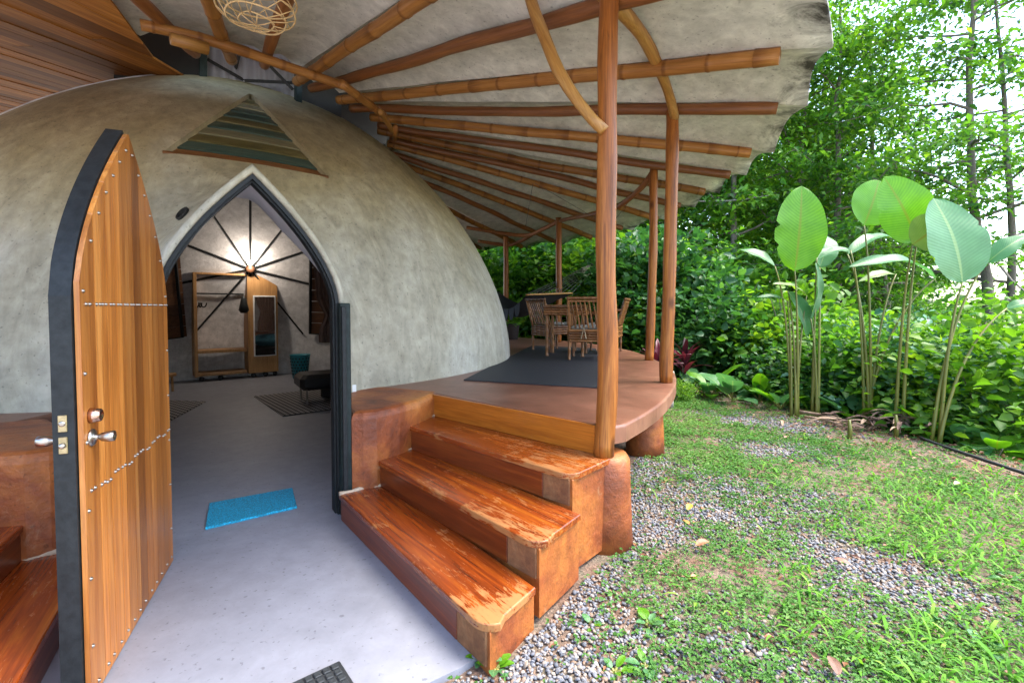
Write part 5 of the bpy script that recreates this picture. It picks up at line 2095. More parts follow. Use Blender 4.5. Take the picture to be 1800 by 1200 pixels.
for k, (px, Yd, v, sc, lf) in enumerate([
        (1220, 17, TC, 1.0, 'leaf_lime'), (1180, 20, TA, 1.0, 'leaf'), (1385, 19, TB, 1.0, 'leaf_lime'), (1335, 23, TC, 1.2, 'leaf_lime'), (1560, 17.5, TC, 0.85, 'leaf'),
        (1430, 24, TA, 1.1, 'leaf'), (1050, 20, TC, 1.1, 'leaf_lime'), (920, 21, TC, 1.1, 'leaf_lime'), (860, 19, TC, 1.0, 'leaf'), (1010, 25, TB, 1.2, 'leaf'),
        (1130, 26, TC, 1.3, 'leaf'), (1260, 28, TB, 1.2, 'leaf_lime'), (1520, 30, TA, 1.0, 'leaf'), (1610, 27, TC, 0.9, 'leaf'), (800, 22, TC, 1.1, 'leaf'),
        (1665, 20, TC, 0.55, 'leaf'), (1890, 18, TC, 0.6, 'leaf_lime'), (1740, 27, TC, 0.8, 'leaf_lime'), (1590, 15, TS, 0.9, 'leaf'), (1545, 21, TB, 1.1, 'leaf'), (1455, 17.5, TB, 1.05, 'leaf_lime'), (1390, 15.5, TA, 0.9, 'leaf'), (960, 28, TA, 1.2, 'leaf'), (880, 27, TB, 1.2, 'leaf')]):
    place('forest_tree', '%s tree in the %s of the wood, %s' % ({'leaf': 'mid green', 'leaf_dark': 'dark green', 'leaf_lime': 'yellow-green'}[lf], 'front' if Yd < 18.5 else 'middle' if Yd < 23.5 else 'back', TREEAT[min(TREEAT, key=lambda q: abs(q - px))]), 'tree', v, ('bark', lf), at_px(px, Yd), k * 1.7, sc, 'indistinct trees of the wood')

# far wood: one green mass
rng = np.random.default_rng(77)
nfar = 42000
px_ = rng.uniform(600, 1950, nfar)
Yd_ = rng.uniform(30, 42, nfar)
xf = (px_ - 900) / 850 * Yd_
top = 11 + 4 * (vnoise(xf, Yd_, 6.0, 8) - 0.5) * 2
top = top * np.clip((1720 - px_) / 300, 0.25, 1)
zf = rng.uniform(0, 1, nfar) ** 1.15 * top + terrain(xf, Yd_)
keep = vnoise(xf, zf, 1.6, 9) > 0.25
C = np.stack([xf, Yd_, zf], 1)[keep]
A = rand_dirs(len(C), rng, 0.4)
nr = unit(rng.normal(size=(len(C), 3)) * 0.6 + np.array([0, -0.5, 0.9]))
ln = rng.uniform(0.35, 0.75, len(C))
V, F, v4 = leaf_cards(C, A, nr, ln, ln * 0.6, np.clip(rng.normal(0.5, 0.22, len(C)), 0, 1))
tag(part('far_forest', npmesh('far_forest', V, F, {'var': v4}), 'leaf'), 'distant green forest closing the view behind the trees', 'forest', kind='stuff')

# ------------------------------------------------------------------ shrubs
SA = make_shrub(21, 1.7, 1.0, 3800, (0.11, 0.07))
SB = make_shrub(22, 2.4, 1.1, 4200, (0.16, 0.11))
SCc = make_shrub(23, 1.2, 0.9, 3600, (0.09, 0.05))
SD = make_shrub(24, 3.4, 1.3, 5200, (0.17, 0.12))
rs = random.Random(31)
spots = []
MARKS = [(1215, 'right of the slim posts'), (1255, 'beside the terrace'), (1300, 'left of the paddle-leaf clump'), (1345, 'above the paddle-leaf clump'), (1400, 'behind the huge upright leaf'), (1440, 'behind the slender second plant'), (1500, 'left of the middle tall plant'), (1555, 'behind the middle tall plant'), (1610, 'behind the round olive leaf'), (1665, 'left of the last tall plant'), (1720, 'right of the largest bluish leaf'), (1775, 'below the twin grey trunks'), (1830, 'at the right picture edge')]
LOOK = {'leaf': 'mid green', 'leaf_dark': 'dark green', 'leaf_grey': 'bluish green', 'leaf_lime': 'yellow-green'}


def shrub_label(px, Yd, lf, v):
    mk = min(MARKS, key=lambda q: abs(q[0] - px))[1]
    if (px, Yd) == (1810, 5.9):
        mk = 'just above the end of the hose'
    if (px, Yd) == (1690, 6.6):
        mk = 'just behind the last tall plant'
    if (px, Yd) in ((1610, 8.8), (1590, 11.4)):
        mk = 'over the frond heap' if Yd < 9 else mk
    row = 'nearest row' if Yd < 8.25 else 'second row' if Yd < 11.55 and not (px < 1300 and Yd > 10.55 and Yd < 10.7) else 'rear row' if Yd < 13.2 else 'farthest row'
    return '%s slope shrub, %s, %s' % (LOOK[lf], row, mk)


for px, Yd in ((1205, 11.5), (1250, 10.6), (1300, 11), (1345, 10), (1400, 9.5), (1455, 9.4), (1500, 9.8), (1555, 9.0), (1610, 8.8), (1665, 8.2), (1720, 7.8), (1775, 7.4), (1830, 7.0),
               (1560, 7.6), (1620, 7.2), (1690, 6.6), (1750, 6.2), (1810, 5.9), (1480, 7.9), (1430, 8.2),
               (1235, 13.5), (1290, 13), (1350, 12.5), (1410, 12.2), (1470, 12), (1530, 11.6), (1590, 11.4), (1650, 11), (1710, 10.4), (1770, 10), (1830, 9.4),
               (1590, 14), (1670, 14), (1740, 13.5), (1815, 13), (1520, 15)):
    spots.append((px, Yd))
for k, (px, Yd) in enumerate(spots):
    v = [SA, SB, SCc, SA, SB][k % 5] if Yd > 8.3 else [SA, SCc][k % 2]
    lf = ['leaf', 'leaf_dark', 'leaf_grey', 'leaf_lime', 'leaf_lime', 'leaf'][(k * 7) % 6]
    place('shrub', shrub_label(px, Yd, lf, v), 'shrub', v, ('bark', lf), at_px(px, Yd), rs.uniform(0, 6), rs.uniform(0.8, 1.25), 'shrubs on the slope beyond the lawn', names=('stem', 'foliage'))
for k, (px, Yd, sc, lf, lb) in enumerate([(1330, 12.6, 1.1, 'leaf_lime', 'tall yellow-green bush standing left of the huge upright leaf'), (1445, 11.4, 1.0, 'leaf', 'tall bush rising right of the huge upright leaf'), (1510, 12.8, 1.25, 'leaf_lime', 'tall yellow-green bush behind the drooping leaves'), (1585, 12.4, 0.9, 'leaf', 'tall bush behind the bright leaf and the round olive leaf'),
                                   (1650, 13.2, 1.15, 'leaf_dark', 'tall dark bush left of the largest bluish leaf'), (1745, 12.6, 0.85, 'leaf', 'tall bush between the largest bluish leaf and the twin trunks'), (1260, 13.6, 1.3, 'leaf', 'tall bush right of the slim terrace posts'), (1400, 13.8, 1.3, 'leaf', 'tall bush behind the huge upright leaf'), (1815, 11.0, 0.75, 'leaf_lime', 'tall yellow-green bush at the foot of the twin trunks')]):
    place('bush', lb, 'bush', SD, ('bark', lf), at_px(px, Yd), k * 1.1, sc, 'tall bushes beyond the lawn', names=('stem', 'foliage'))
TM = [(850, 'nearest the dome'), (870, 'just past the dome'), (890, 'left of the hammock bar'), (905, 'behind the first far post'), (930, 'over the hammock'), (940, 'over the spreader bar'), (975, 'behind the pale leaning trunk'), (1000, 'over the slatted chair'), (1010, 'right of the second far post'), (1040, 'left of the thick corner post'), (1060, 'behind the thick corner post'), (1075, 'just right of the thick corner post'), (1100, 'at the vine-wrapped trunk'), (1120, 'right of the vine-wrapped trunk'), (1130, 'left of the rear slim post'), (1160, 'between the slim posts'), (1170, 'behind the slim posts'), (1185, 'right of the slim posts'), (1210, 'beyond the canopy edge')]
for k, (px, Yd) in enumerate([(870, 15.5), (905, 14.6), (940, 15), (975, 14.4), (1010, 15), (1040, 14), (1075, 13.6), (1100, 12.6), (1130, 12), (1160, 11.6), (1185, 12.4), (850, 17), (890, 18), (930, 17.5), (1000, 17.5), (1060, 17), (1120, 16.5), (1170, 15), (1210, 15)]):
    v = [SD, SB, SD, SA][k % 4]
    lf = ['leaf', 'leaf_lime', 'leaf', 'leaf_dark', 'leaf_lime'][k % 5]
    place('shrub', '%s shrub, %s behind the terrace, %s' % ({'leaf': 'mid green', 'leaf_dark': 'dark green', 'leaf_lime': 'yellow-green'}[lf], 'first row' if k < 11 else 'second row', min(TM, key=lambda q: abs(q[0] - px))[1]), 'shrub', v, ('bark', lf), at_px(px, Yd), rs.uniform(0, 6), rs.uniform(0.8, 1.2), 'shrubs behind the terrace', names=('stem', 'foliage'))
def make_fern(seed, n=16, ln=0.9):
    rng = np.random.default_rng(seed)
    mb = MB()
    Cs, As, Ns, Ls = [], [], [], []
    for k in range(n):
        a = 2 * PI * k / n + rng.uniform(-0.3, 0.3)
        l = ln * rng.uniform(0.7, 1.15)
        el = rng.uniform(0.5, 1.2)
        h = np.array([math.cos(a), math.sin(a), 0])
        pts = []
        for j in range(13):
            u = j / 12
            pts.append(h * l * (math.cos(el) * u + 0.35 * u * u) + np.array([0, 0, l * (math.sin(el) * u - 0.75 * u * u)]))
        mb.tube(pts, [0.007 * (1 - 0.8 * j / 12) for j in range(13)], 4, False)
        pts = np.array(pts)
        sd_ = np.array([-h[1], h[0], 0])
        for u in np.linspace(0.12, 0.99, 26):
            i = u * 12
            i0 = min(int(i), 11)
            p = pts[i0] + (pts[i0 + 1] - pts[i0]) * (i - i0)
            tg = unit(pts[i0 + 1] - pts[i0])
            L_ = 0.17 * l * math.sin(PI * (0.12 + 0.86 * u)) + 0.02
            for sg in (-1, 1):
                ax_ = unit(sd_ * sg + tg * 0.35 + np.array([0, 0, -0.15]))
                Cs.append(p + ax_ * L_ * 0.5)
                As.append(ax_)
                Ns.append(np.cross(tg, sd_) * -1 + np.array([0, 0, 0.3]))
                Ls.append(L_)
    C, A, Nn, Ls = map(np.array, (Cs, As, Ns, Ls))
    V, F, v4 = leaf_cards(C, A, Nn, Ls, np.full(len(C), 0.026), np.clip(rng.normal(0.5, 0.2, len(C)), 0, 1))
    return mb.mesh('stems', True), npmesh('foliage', V, F, {'var': v4})


FE = make_fern(51)
for k, (px, Yd, lb) in enumerate([(1700, 6.9, 'feathery fern behind the largest bluish leaf stalks'), (1752, 6.3, 'feathery fern above the middle of the black hose'), (1800, 5.6, 'feathery fern at the right picture edge above the hose'), (1725, 7.8, 'feathery fern behind the other ferns, lowest on the slope'), (1640, 7.6, 'feathery fern between the two rightmost tall plants'), (1790, 7.2, 'feathery fern at the right picture edge, behind its neighbour'), (1575, 8.0, 'feathery fern behind the frond heap')]):
    place('fern', lb, 'fern', FE, ('bark', 'leaf_lime' if k % 2 else 'leaf'), at_px(px, Yd), k * 1.3, 1.35 + 0.2 * (k % 3), 'ferns on the slope', names=('stem', 'foliage'))
place('shrub', 'small yellow-green shrub right of the post on the terrace edge', 'shrub', SCc, ('bark', 'leaf_lime'), at_px(1190, 7.9), 1.0, 0.30, names=('stem', 'foliage'))
place('vine', 'leafy vine climbing the pale mottled trunk behind the posts', 'vine', make_shrub(41, 3.6, 0.42, 1500, (0.15, 0.11)), ('bark', 'leaf'), at_px(1105, 15.1), 0, 1.0, names=('stem', 'foliage'))
# foliage of the potted plant
_, pm = make_shrub(43, 0.42, 0.26, 260, (0.13, 0.05))
pm.materials.append(M['leaf_lime'])
part('foliage', pm, None, pt, Matrix.Translation((pp[0], pp[1], 1.08)))


# ------------------------------------------------------------------ broad-leaved plants
def big_leaf(base, tip, width, nrm, curl=0.1, fold=0.15, point=0.62, seed=0):
    """one broad blade between base and tip; returns a mesh with across/along values"""
    rr = np.random.default_rng(seed)
    base, tip, nrm = (np.array(v, float) for v in (base, tip, nrm))
    ax = tip - base
    ln = np.linalg.norm(ax)
    ax = ax / ln
    side = np.cross(ax, nrm)
    side /= np.linalg.norm(side)
    up = np.cross(side, ax)
    if up @ nrm < 0:
        up = -up
    nv, nu = 22, 10
    V, lu, lv = [], [], []
    ph = rr.uniform(0, 6, 4)
    tears = {(int(rr.integers(4, 19)), int(rr.choice([-1, 1]))): rr.uniform(0.08, 0.22) for _ in range(int(rr.integers(0, 3)))}
    for j in range(nv + 1):
        v = j / nv
        wv = width / 2 * max(0.0, math.sin(PI * v ** 0.86)) ** point
        c = base + ax * ln * v + up * curl * ln * (math.sin(PI * v) - 0.5 * v)
        for i in range(nu + 1):
            u = i / nu * 2 - 1
            rip = 0.012 * math.sin(v * 17 + ph[0] + u) * abs(u) + 0.02 * math.sin(v * 6 + ph[1] + 2 * u) * u * u
            if (j, int(np.sign(u))) in tears and abs(u) > 0.55:
                ue = u * (1 - tears[(j, int(np.sign(u)))] * (abs(u) - 0.55) / 0.45)
            else:
                ue = u
            V.append(c + side * wv * ue * (1 - 0.1 * fold) + up * (fold * wv * (abs(u) ** 1.3) + rip * ln * 0.6))
            lu.append(u)
            lv.append(v)
    idx = np.arange(len(V)).reshape(nv + 1, nu + 1)
    q = np.stack([idx[:-1, :-1], idx[:-1, 1:], idx[1:, 1:], idx[1:, :-1]], -1).reshape(-1, 4)
    return npmesh('leaf', np.array(V), q, {'lu': np.array(lu), 'lv': np.array(lv)}, smooth=True)


def stalk(parent, pts, r0, r1):
    pts = [np.array(p, float) for p in pts]
    n = 16
    path = []
    for i in range(n + 1):
        u = i / n
        if len(pts) == 2:
            path.append(pts[0] * (1 - u) + pts[1] * u)
        else:
            path.append(pts[0] * (1 - u) ** 2 + 2 * pts[1] * u * (1 - u) + pts[2] * u * u)
    o = path[0]
    mb = MB().tube([p - o for p in path], [r0 + (r1 - r0) * (i / n) ** 0.7 for i in range(n + 1)], 8)
    part('stalk', mb, 'stalk', parent, Matrix.Translation(Vector(o)), smooth=True)


def broad_plant(label, basepx, leaves, seed, Y0=None):
    """leaves: (base px, tip px, dY base, dY tip, width px, normal, material, curl, fold)"""
    b = G(*basepx) if Y0 is None else np.array([*at_px(basepx[0], Y0), 0.0])
    b[2] = float(terrain(b[0], b[1]))
    t = thing('broad_leaf_plant', label, 'plant', tuple(b), 'tall broad-leaved plants along the lawn edge')
    Yb = b[1]
    for k, (lb, lt, dy0, dy1, wpx, nr_, m, cu, fo) in enumerate(leaves):
        a = D(lb[0], lb[1], Yb + dy0)
        c = D(lt[0], lt[1], Yb + dy1)
        wm = wpx / 850.0 * (Yb + (dy0 + dy1) / 2)
        part('leaf', big_leaf(a, c, wm, nr_, cu, fo, seed=seed * 10 + k), m, t)
        o = b + np.array([0.04 * math.cos(k * 2.3), 0.04 * math.sin(k * 2.3), -0.02])
        mid = np.array([o[0] * 0.75 + a[0] * 0.25, o[1] * 0.75 + a[1] * 0.25, (o[2] + a[2]) / 2 + 0.25 * abs(a[2] - o[2])])
        stalk(t, [o, mid, a], 0.024, 0.008)
    return t


FR = (0.0, -1.0, 0.25)
UPF = (-0.1, -0.5, 0.85)
broad_plant('broad-leaved plant with one huge upright leaf, nearest the canopy', (1397, 730), [
    ((1397, 476), (1411, 326), 0, 0.05, 92, FR, 'big_green', 0.03, 0.10),
    ((1362, 468), (1302, 436), 0.35, 0.5, 26, UPF, 'big_blue', 0.10, 0.2),
    ((1385, 512), (1422, 592), 0.3, 0.25, 42, (0.5, -0.9, 0.2), 'big_blue', 0.10, 0.3),
    ((1418, 520), (1360, 496), 0.35, 0.1, 20, UPF, 'big_olive', 0.1, 0.2),
    ((1384, 528), (1330, 520), 0.2, 0.2, 10, UPF, 'big_blue', 0.1, 0.2)], 1)
broad_plant('slender broad-leaved plant just right of the huge upright leaf', (1437, 722), [
    ((1441, 470), (1446, 404), 0.6, 0.9, 44, (0.3, -0.5, 0.8), 'big_blue', 0.15, 0.2),
    ((1436, 452), (1494, 440), 0.3, 0.4, 22, UPF, 'big_blue', 0.12, 0.25),
    ((1425, 560), (1438, 462), 0.1, 0.2, 36, (0.7, -0.7, 0.2), 'big_blue', 0.05, 0.3)], 2, 6.75)
broad_plant('broad-leaved plant with spreading drooping leaves in the middle of the row', (1530, 722), [
    ((1519, 396), (1546, 316), 0, 0.05, 78, FR, 'big_green', 0.04, 0.15),
    ((1644, 490), (1500, 458), 0.2, -0.15, 34, (0.15, -0.55, 0.85), 'big_blue', 0.13, 0.3),
    ((1490, 447), (1570, 410), 0.3, 0.6, 26, UPF, 'big_blue', 0.13, 0.25),
    ((1575, 482), (1510, 492), 0.35, 0.2, 18, UPF, 'big_olive', 0.1, 0.2),
    ((1495, 440), (1438, 452), 0.25, 0.15, 20, UPF, 'big_blue', 0.12, 0.25)], 3, 6.5)
broad_plant('broad-leaved plant carrying a bright leaf and a round olive leaf', (1586, 748), [
    ((1612, 424), (1556, 310), 0.0, -0.05, 96, (-0.25, -1.0, 0.3), 'big_green', 0.05, 0.12),
    ((1604, 430), (1664, 384), -0.15, -0.25, 74, (0.1, -1.0, 0.15), 'big_olive', 0.06, 0.1)], 4, 5.95)
broad_plant('broad-leaved plant with the largest bluish leaf, last of the row', (1652, 782), [
    ((1692, 497), (1645, 346), 0.0, 0.15, 135, (0.15, -1.0, 0.35), 'big_blue', 0.06, 0.12),
    ((1735, 462), (1806, 412), 0.1, 0.0, 34, (-0.3, -0.7, 0.7), 'big_blue', 0.12, 0.25),
    ((1770, 542), (1830, 532), 0.1, 0.0, 24, UPF, 'big_blue', 0.12, 0.25)], 5, 5.45)


def leafy_clump(label, px, py, n, size, m, seed, name='leafy_plant', Y=None, spread=0.9, tilt=(0.5, 1.1), group=None):
    rr = random.Random(seed)
    b = G(px, py) if Y is None else np.array([*at_px(px, Y), 0.0])
    b[2] = float(terrain(b[0], b[1]))
    t = thing(name, label, 'plant', tuple(b), group)
    for k in range(n):
        a = 2 * PI * k / n * 1.0 + rr.uniform(-0.5, 0.5)
        el = rr.uniform(*tilt)
        d = np.array([math.cos(a) * math.cos(el), math.sin(a) * math.cos(el), math.sin(el)])
        s = size * rr.uniform(0.6, 1.2)
        p0 = b + d * s * 0.35 * spread
        p1 = p0 + (d + np.array([0, 0, -0.35])) * s
        nrm = np.array([-math.cos(a) * math.sin(el), -math.sin(a) * math.sin(el), math.cos(el) + 0.3])
        part('leaf', big_leaf(p0, p1, s * rr.uniform(0.42, 0.6), nrm, 0.08, 0.2, seed=seed + k), m if not isinstance(m, tuple) else rr.choice(m), t)
        stalk(t, [b, p0], 0.010, 0.006)


leafy_clump('bright green arum-like clump with paddle leaves at the lawn edge', 1338, 694, 9, 0.50, 'big_green', 100, Y=7.9, tilt=(0.7, 1.35))
LW_ = ['low broad leaves ' + q for q in ('right of the slim terrace posts, first in the border', 'second in the border from the terrace', 'just left of the paddle-leaf clump', 'just right of the paddle-leaf clump', 'behind the huge upright leaf stalks', 'behind the second tall plant', 'left of the middle tall plant', 'right of the middle tall plant', 'behind the frond heap', 'left of the last tall plant', 'right of the last tall plant', 'above the middle of the hose')]
for k, (px, Yd, sz, m) in enumerate([(1212, 8.7, 0.62, ('big_blue', 'big_blue')), (1250, 8.3, 0.66, ('big_blue', 'big_green')), (1290, 7.9, 0.6, ('big_blue',)), (1375, 7.2, 0.48, ('big_blue', 'big_green')), (1420, 7.4, 0.4, ('big_blue', 'big_green')),
                                  (1470, 7.3, 0.45, ('big_blue', 'big_green')), (1500, 6.7, 0.50, ('big_blue', 'big_green')), (1555, 6.6, 0.55, ('big_blue', 'big_green')), (1605, 6.2, 0.5, ('big_blue', 'big_green')), (1640, 5.85, 0.45, ('big_green', 'big_blue')), (1700, 5.5, 0.42, ('big_blue', 'big_green')), (1760, 5.1, 0.36, ('big_green', 'big_blue'))]):
    leafy_clump(LW_[k], px, 0, 8, sz, m, 200 + 20 * k, Y=Yd, group='low broad-leaved border plants', tilt=(0.35, 1.1))


def strap_plant(label, px, Y, n, ln, m, seed):
    rr = random.Random(seed)
    b = np.array([*at_px(px, Y), 0.0])
    b[2] = float(terrain(b[0], b[1]))
    t = thing('cordyline', label, 'plant', tuple(b))
    part('stem', MB().tube([b, b + np.array([0, 0, 0.45])], 0.02, 6), 'bark', t)
    for k in range(n):
        a = k * 2.4
        el = rr.uniform(0.3, 1.3)
        p0 = b + np.array([0, 0, 0.25 + 0.3 * k / n])
        d = np.array([math.cos(a) * math.cos(el), math.sin(a) * math.cos(el), math.sin(el)])
        me = big_leaf(p0, p0 + d * ln * rr.uniform(0.7, 1.1), 0.10, (-d[0] * 0.5, -d[1] * 0.5, 1), 0.12, 0.25, seed=seed + k)
        a_ = me.attributes.new('var', 'FLOAT', 'POINT')
        a_.data.foreach_set('value', np.full(len(me.vertices), rr.random(), np.float32))
        part('leaf', me, m, t)


strap_plant('dark purple strap-leaved plant showing between the two slim posts', 1156, 7.9, 14, 0.55, 'leaf_red', 300)
strap_plant('dark red strap-leaved plant right of the slim posts', 1205, 9.0, 16, 0.55, 'leaf_red', 330)

# ------------------------------------------------------------------ lawn, gravel, litter
rng = np.random.default_rng(5)


def scatter(n, x0, x1, y0, y1, near=1.0):
    x = rng.uniform(x0, x1, n)
    y = y0 + (y1 - y0) * rng.uniform(0, 1, n) ** near
    return x, y


STAIR = np.array([(-1.3, 3.5), (-0.16, 1.95), (-0.06, 1.93), (0.08, 2.2), (0.15, 2.25), (0.36, 2.58), (0.40, 2.66), (0.72, 2.98), (0.72, 3.3), (0.5, 3.6), (-0.6, 4.3)])


def in_poly(x, y, P):
    c = np.zeros(np.shape(x), bool)
    for (x0, y0), (x1, y1) in zip(P, np.roll(P, -1, 0)):
        c ^= ((y0 > y) != (y1 > y)) & (x < (x1 - x0) * (y - y0) / (y1 - y0 + 1e-12) + x0)
    return c


SLAB = np.array([(-1.16, 3.40), (-0.13, 2.05), (-0.205, 1.945), tuple(mirror_d((-0.205, 1.945))), tuple(mirror_d((-1.16, 3.40)))])


def open_ground(x, y):
    rd = np.hypot(x - DC[0], y - DC[1])
    return ~in_poly(x, y, STAIR) & ~in_poly(x, y, SLAB) & (np.hypot(x - 0.6, y - 3.12) > 0.19) & (np.hypot(x - 1.40, y - 5.05) > 0.2) & ~((rd < 5.9) & (y > 2.5))


# pebbles
x, y = scatter(120000, -1.0, 4.2, 1.2, 7.4, 1.7)
g = gravel_mask(x, y)
pk = rng.uniform(0, 1, len(x)) < np.clip((g + 0.42) / 0.55, 0.0, 1) ** 1.3
k_ = open_ground(x, y) & pk & (edge_s(x, y) < 0.2)
x, y = x[k_], y[k_]
ico = []
ph_ = (1 + 5 ** 0.5) / 2
for a in (-1, 1):
    for b in (-ph_, ph_):
        ico += [(0, a, b), (a, b, 0), (b, 0, a)]
ico = unit(np.array(ico, float))
from itertools import combinations
dmin = min(np.linalg.norm(ico[i] - ico[j]) for i, j in combinations(range(12), 2))
fi = []
for i, j, k in combinations(range(12), 3):
    if all(abs(np.linalg.norm(ico[p] - ico[q]) - dmin) < 1e-6 for p, q in ((i, j), (j, k), (i, k))):
        if np.cross(ico[j] - ico[i], ico[k] - ico[i]) @ ico[i] < 0:
            j, k = k, j
        fi.append((i, j, k))
fi = np.array(fi)
n = len(x)
sz = rng.uniform(0.0055, 0.0125, n) * (1 + 0.10 * np.clip(y - 3, 0, 4))
sc3 = np.stack([sz * rng.uniform(0.9, 1.45, n), sz * rng.uniform(0.75, 1.1, n), sz * rng.uniform(0.5, 0.8, n)], 1)
ang = rng.uniform(0, 2 * PI, n)
jit = 1 + rng.normal(0, 0.10, (n, 12, 1))
loc = ico[None] * sc3[:, None, :] * jit
ca, sa = np.cos(ang)[:, None], np.sin(ang)[:, None]
til = rng.normal(0, 0.3, (n, 1))
vx = loc[..., 0] * ca - loc[..., 1] * sa
vy = loc[..., 0] * sa + loc[..., 1] * ca
vz = loc[..., 2] + til * loc[..., 0]
V = np.stack([vx + x[:, None], vy + y[:, None], vz + (terrain(x, y) + sz * 0.4 + rng.uniform(0, 0.008, n))[:, None]], -1).reshape(-1, 3)
F = (fi[None] + np.arange(n)[:, None, None] * 12).reshape(-1, 3)
m_, nt_, b_ = mat('pebble')
at_ = N(nt_, 'Attribute', attribute_name='var')
r_ = ramp(nt_, at_.outputs['Fac'], [(0.0, (0.10, 0.105, 0.12)), (0.3, (0.15, 0.155, 0.175)), (0.55, (0.22, 0.215, 0.22)), (0.75, (0.27, 0.22, 0.17)), (0.88, (0.22, 0.13, 0.08)), (1.0, (0.33, 0.32, 0.30))])
nz_ = noise(nt_, coords(nt_), 160, 3, 0.6)
L(nt_, mix(nt_, 1.0, r_, ramp(nt_, nz_, [(0.3, (0.75, 0.75, 0.75)), (0.7, (1.2, 1.2, 1.2))]), 'MULTIPLY'), b_.inputs['Base Color'])
b_.inputs['Roughness'].default_value = 0.8
M['pebble'] = m_
tag(part('gravel', npmesh('gravel', V, F, {'var': np.repeat(rng.uniform(0, 1, n), 12)}, smooth=True), 'pebble'), 'loose grey and tan gravel beside the stairs and across the lawn', 'gravel', kind='stuff')

# creeping ground cover: small leaves in sprigs
x, y = scatter(150000, -0.5, 6.2, 1.2, 10.5, 1.45)
g = gravel_mask(x, y)
s = edge_s(x, y)
dens = np.clip((-g + 0.22) / 0.5, 0.07, 1) * np.clip(0.15 + 1.15 * vnoise(x, y, 0.45, 12), 0, 1) * np.clip(0.4 + 1.0 * vnoise(x, y, 0.11, 18), 0, 1) * np.clip(1 - (s + 0.55) / 0.8, 0.22, 1)
k_ = open_ground(x, y) & (rng.uniform(0, 1, len(x)) < dens) & (s < 0.7)
x, y = x[k_], y[k_]
n0 = len(x)
per = 4
X_ = np.repeat(x, per)
Y_ = np.repeat(y, per)
a = rng.uniform(0, 2 * PI, len(X_))
tall = np.repeat(0.010 + 0.035 * vnoise(x, y, 0.3, 13) * rng.uniform(0.3, 1.2, n0), per)
ln = rng.uniform(0.009, 0.022, len(X_)) * (1 + 0.10 * np.clip(Y_ - 3, 0, 6)) * (0.8 + 0.7 * np.repeat(vnoise(x, y, 0.22, 14), per))
A = np.stack([np.cos(a), np.sin(a), rng.normal(0.15, 0.35, len(a))], 1)
C = np.stack([X_ + np.cos(a) * ln * 0.6, Y_ + np.sin(a) * ln * 0.6, terrain(X_, Y_) + tall + rng.uniform(0, 0.012, len(a))], 1)
nr = unit(rng.normal(size=(len(C), 3)) * 0.35 + np.array([0, 0, 1]))
var = np.clip(np.repeat(0.25 + 0.55 * vnoise(x, y, 0.8, 15), per) + rng.normal(0, 0.16, len(C)), 0, 1)
V, F, v4 = leaf_cards(C, A, nr, ln, ln * 0.62, var)
tag(part('ground_cover', npmesh('ground_cover', V, F, {'var': v4}), 'cover'), 'low creeping green ground cover over the lawn and gravel', 'ground cover', kind='stuff')

# broad grass blades, thickest at the near right
x, y = scatter(15000, 0.6, 5.6, 1.3, 6.5, 1.3)
g = gravel_mask(x, y)
wgt = np.clip((x - 1.0 - 0.35 * (y - 2.0)) / 0.9, 0.06, 1) * np.clip(1.25 - (y - 2.2) / 2.2, 0.08, 1)
k_ = open_ground(x, y) & (rng.uniform(0, 1, len(x)) < wgt * np.clip((-g + 0.02) / 0.2, 0.02, 1)) & (edge_s(x, y) < 0.1)
x, y = x[k_], y[k_]
n = len(x)
a = rng.uniform(0, 2 * PI, n)
ln = rng.uniform(0.06, 0.15, n)
d = np.stack([np.cos(a), np.sin(a)], 1)
pw = np.stack([-np.sin(a), np.cos(a)], 1)
wd = rng.uniform(0.004, 0.009, n)
zt = terrain(x, y)
lift = rng.uniform(0.25, 0.75, n)
rows = []
for u, wf_, h in ((0.0, 0.5, 0.0), (0.4, 1.0, 0.62), (0.75, 0.75, 0.85), (1.0, 0.05, 0.72)):
    cx = x + d[:, 0] * ln * u * 0.8
    cy = y + d[:, 1] * ln * u * 0.8
    cz = zt + ln * lift * h + 0.005
    for sgn in (-1, 1):
        rows.append(np.stack([cx + sgn * pw[:, 0] * wd * wf_, cy + sgn * pw[:, 1] * wd * wf_, cz + 0.15 * wd], 1))
V = np.stack(rows, 1).reshape(-1, 3)
k = np.arange(n)[:, None, None] * 8
F = (k + np.array([[0, 1, 3, 2], [2, 3, 5, 4], [4, 5, 7, 6]])[None]).reshape(-1, 4)
tag(part('grass', npmesh('grass', V, F, {'var': np.repeat(np.clip(rng.normal(0.5, 0.22, n), 0, 1), 8)}), 'blade'), 'coarse green grass blades on the near right of the lawn', 'grass', kind='stuff')

# dry litter
x, y = scatter(15000, 0.0, 6.2, 1.4, 10.5, 1.2)
s = edge_s(x, y)
wgt = np.clip((s + 1.0) / 0.9, 0.09, 1) * np.clip(0.2 + 1.2 * vnoise(x, y, 0.5, 17), 0, 1)
k_ = open_ground(x, y) & (rng.uniform(0, 1, len(x)) < wgt) & (s < 0.8)
x, y = x[k_], y[k_]
n = len(x)
a = rng.uniform(0, 2 * PI, n)
C = np.stack([x, y, terrain(x, y) + rng.uniform(0.008, 0.035, n)], 1)
ln = rng.uniform(0.02, 0.06, n)
V, F, v4 = leaf_cards(C, np.stack([np.cos(a), np.sin(a), rng.normal(0, 0.2, n)], 1), unit(rng.normal(size=(n, 3)) * 0.4 + np.array([0, 0, 1])), ln, ln * rng.uniform(0.3, 0.6, n), np.clip(rng.normal(0.5, 0.25, n), 0, 1))
tag(part('leaf_litter', npmesh('leaf_litter', V, F, {'var': v4}), 'litter'), 'brown dry leaf litter scattered along the lawn edge', 'leaf litter', kind='stuff')

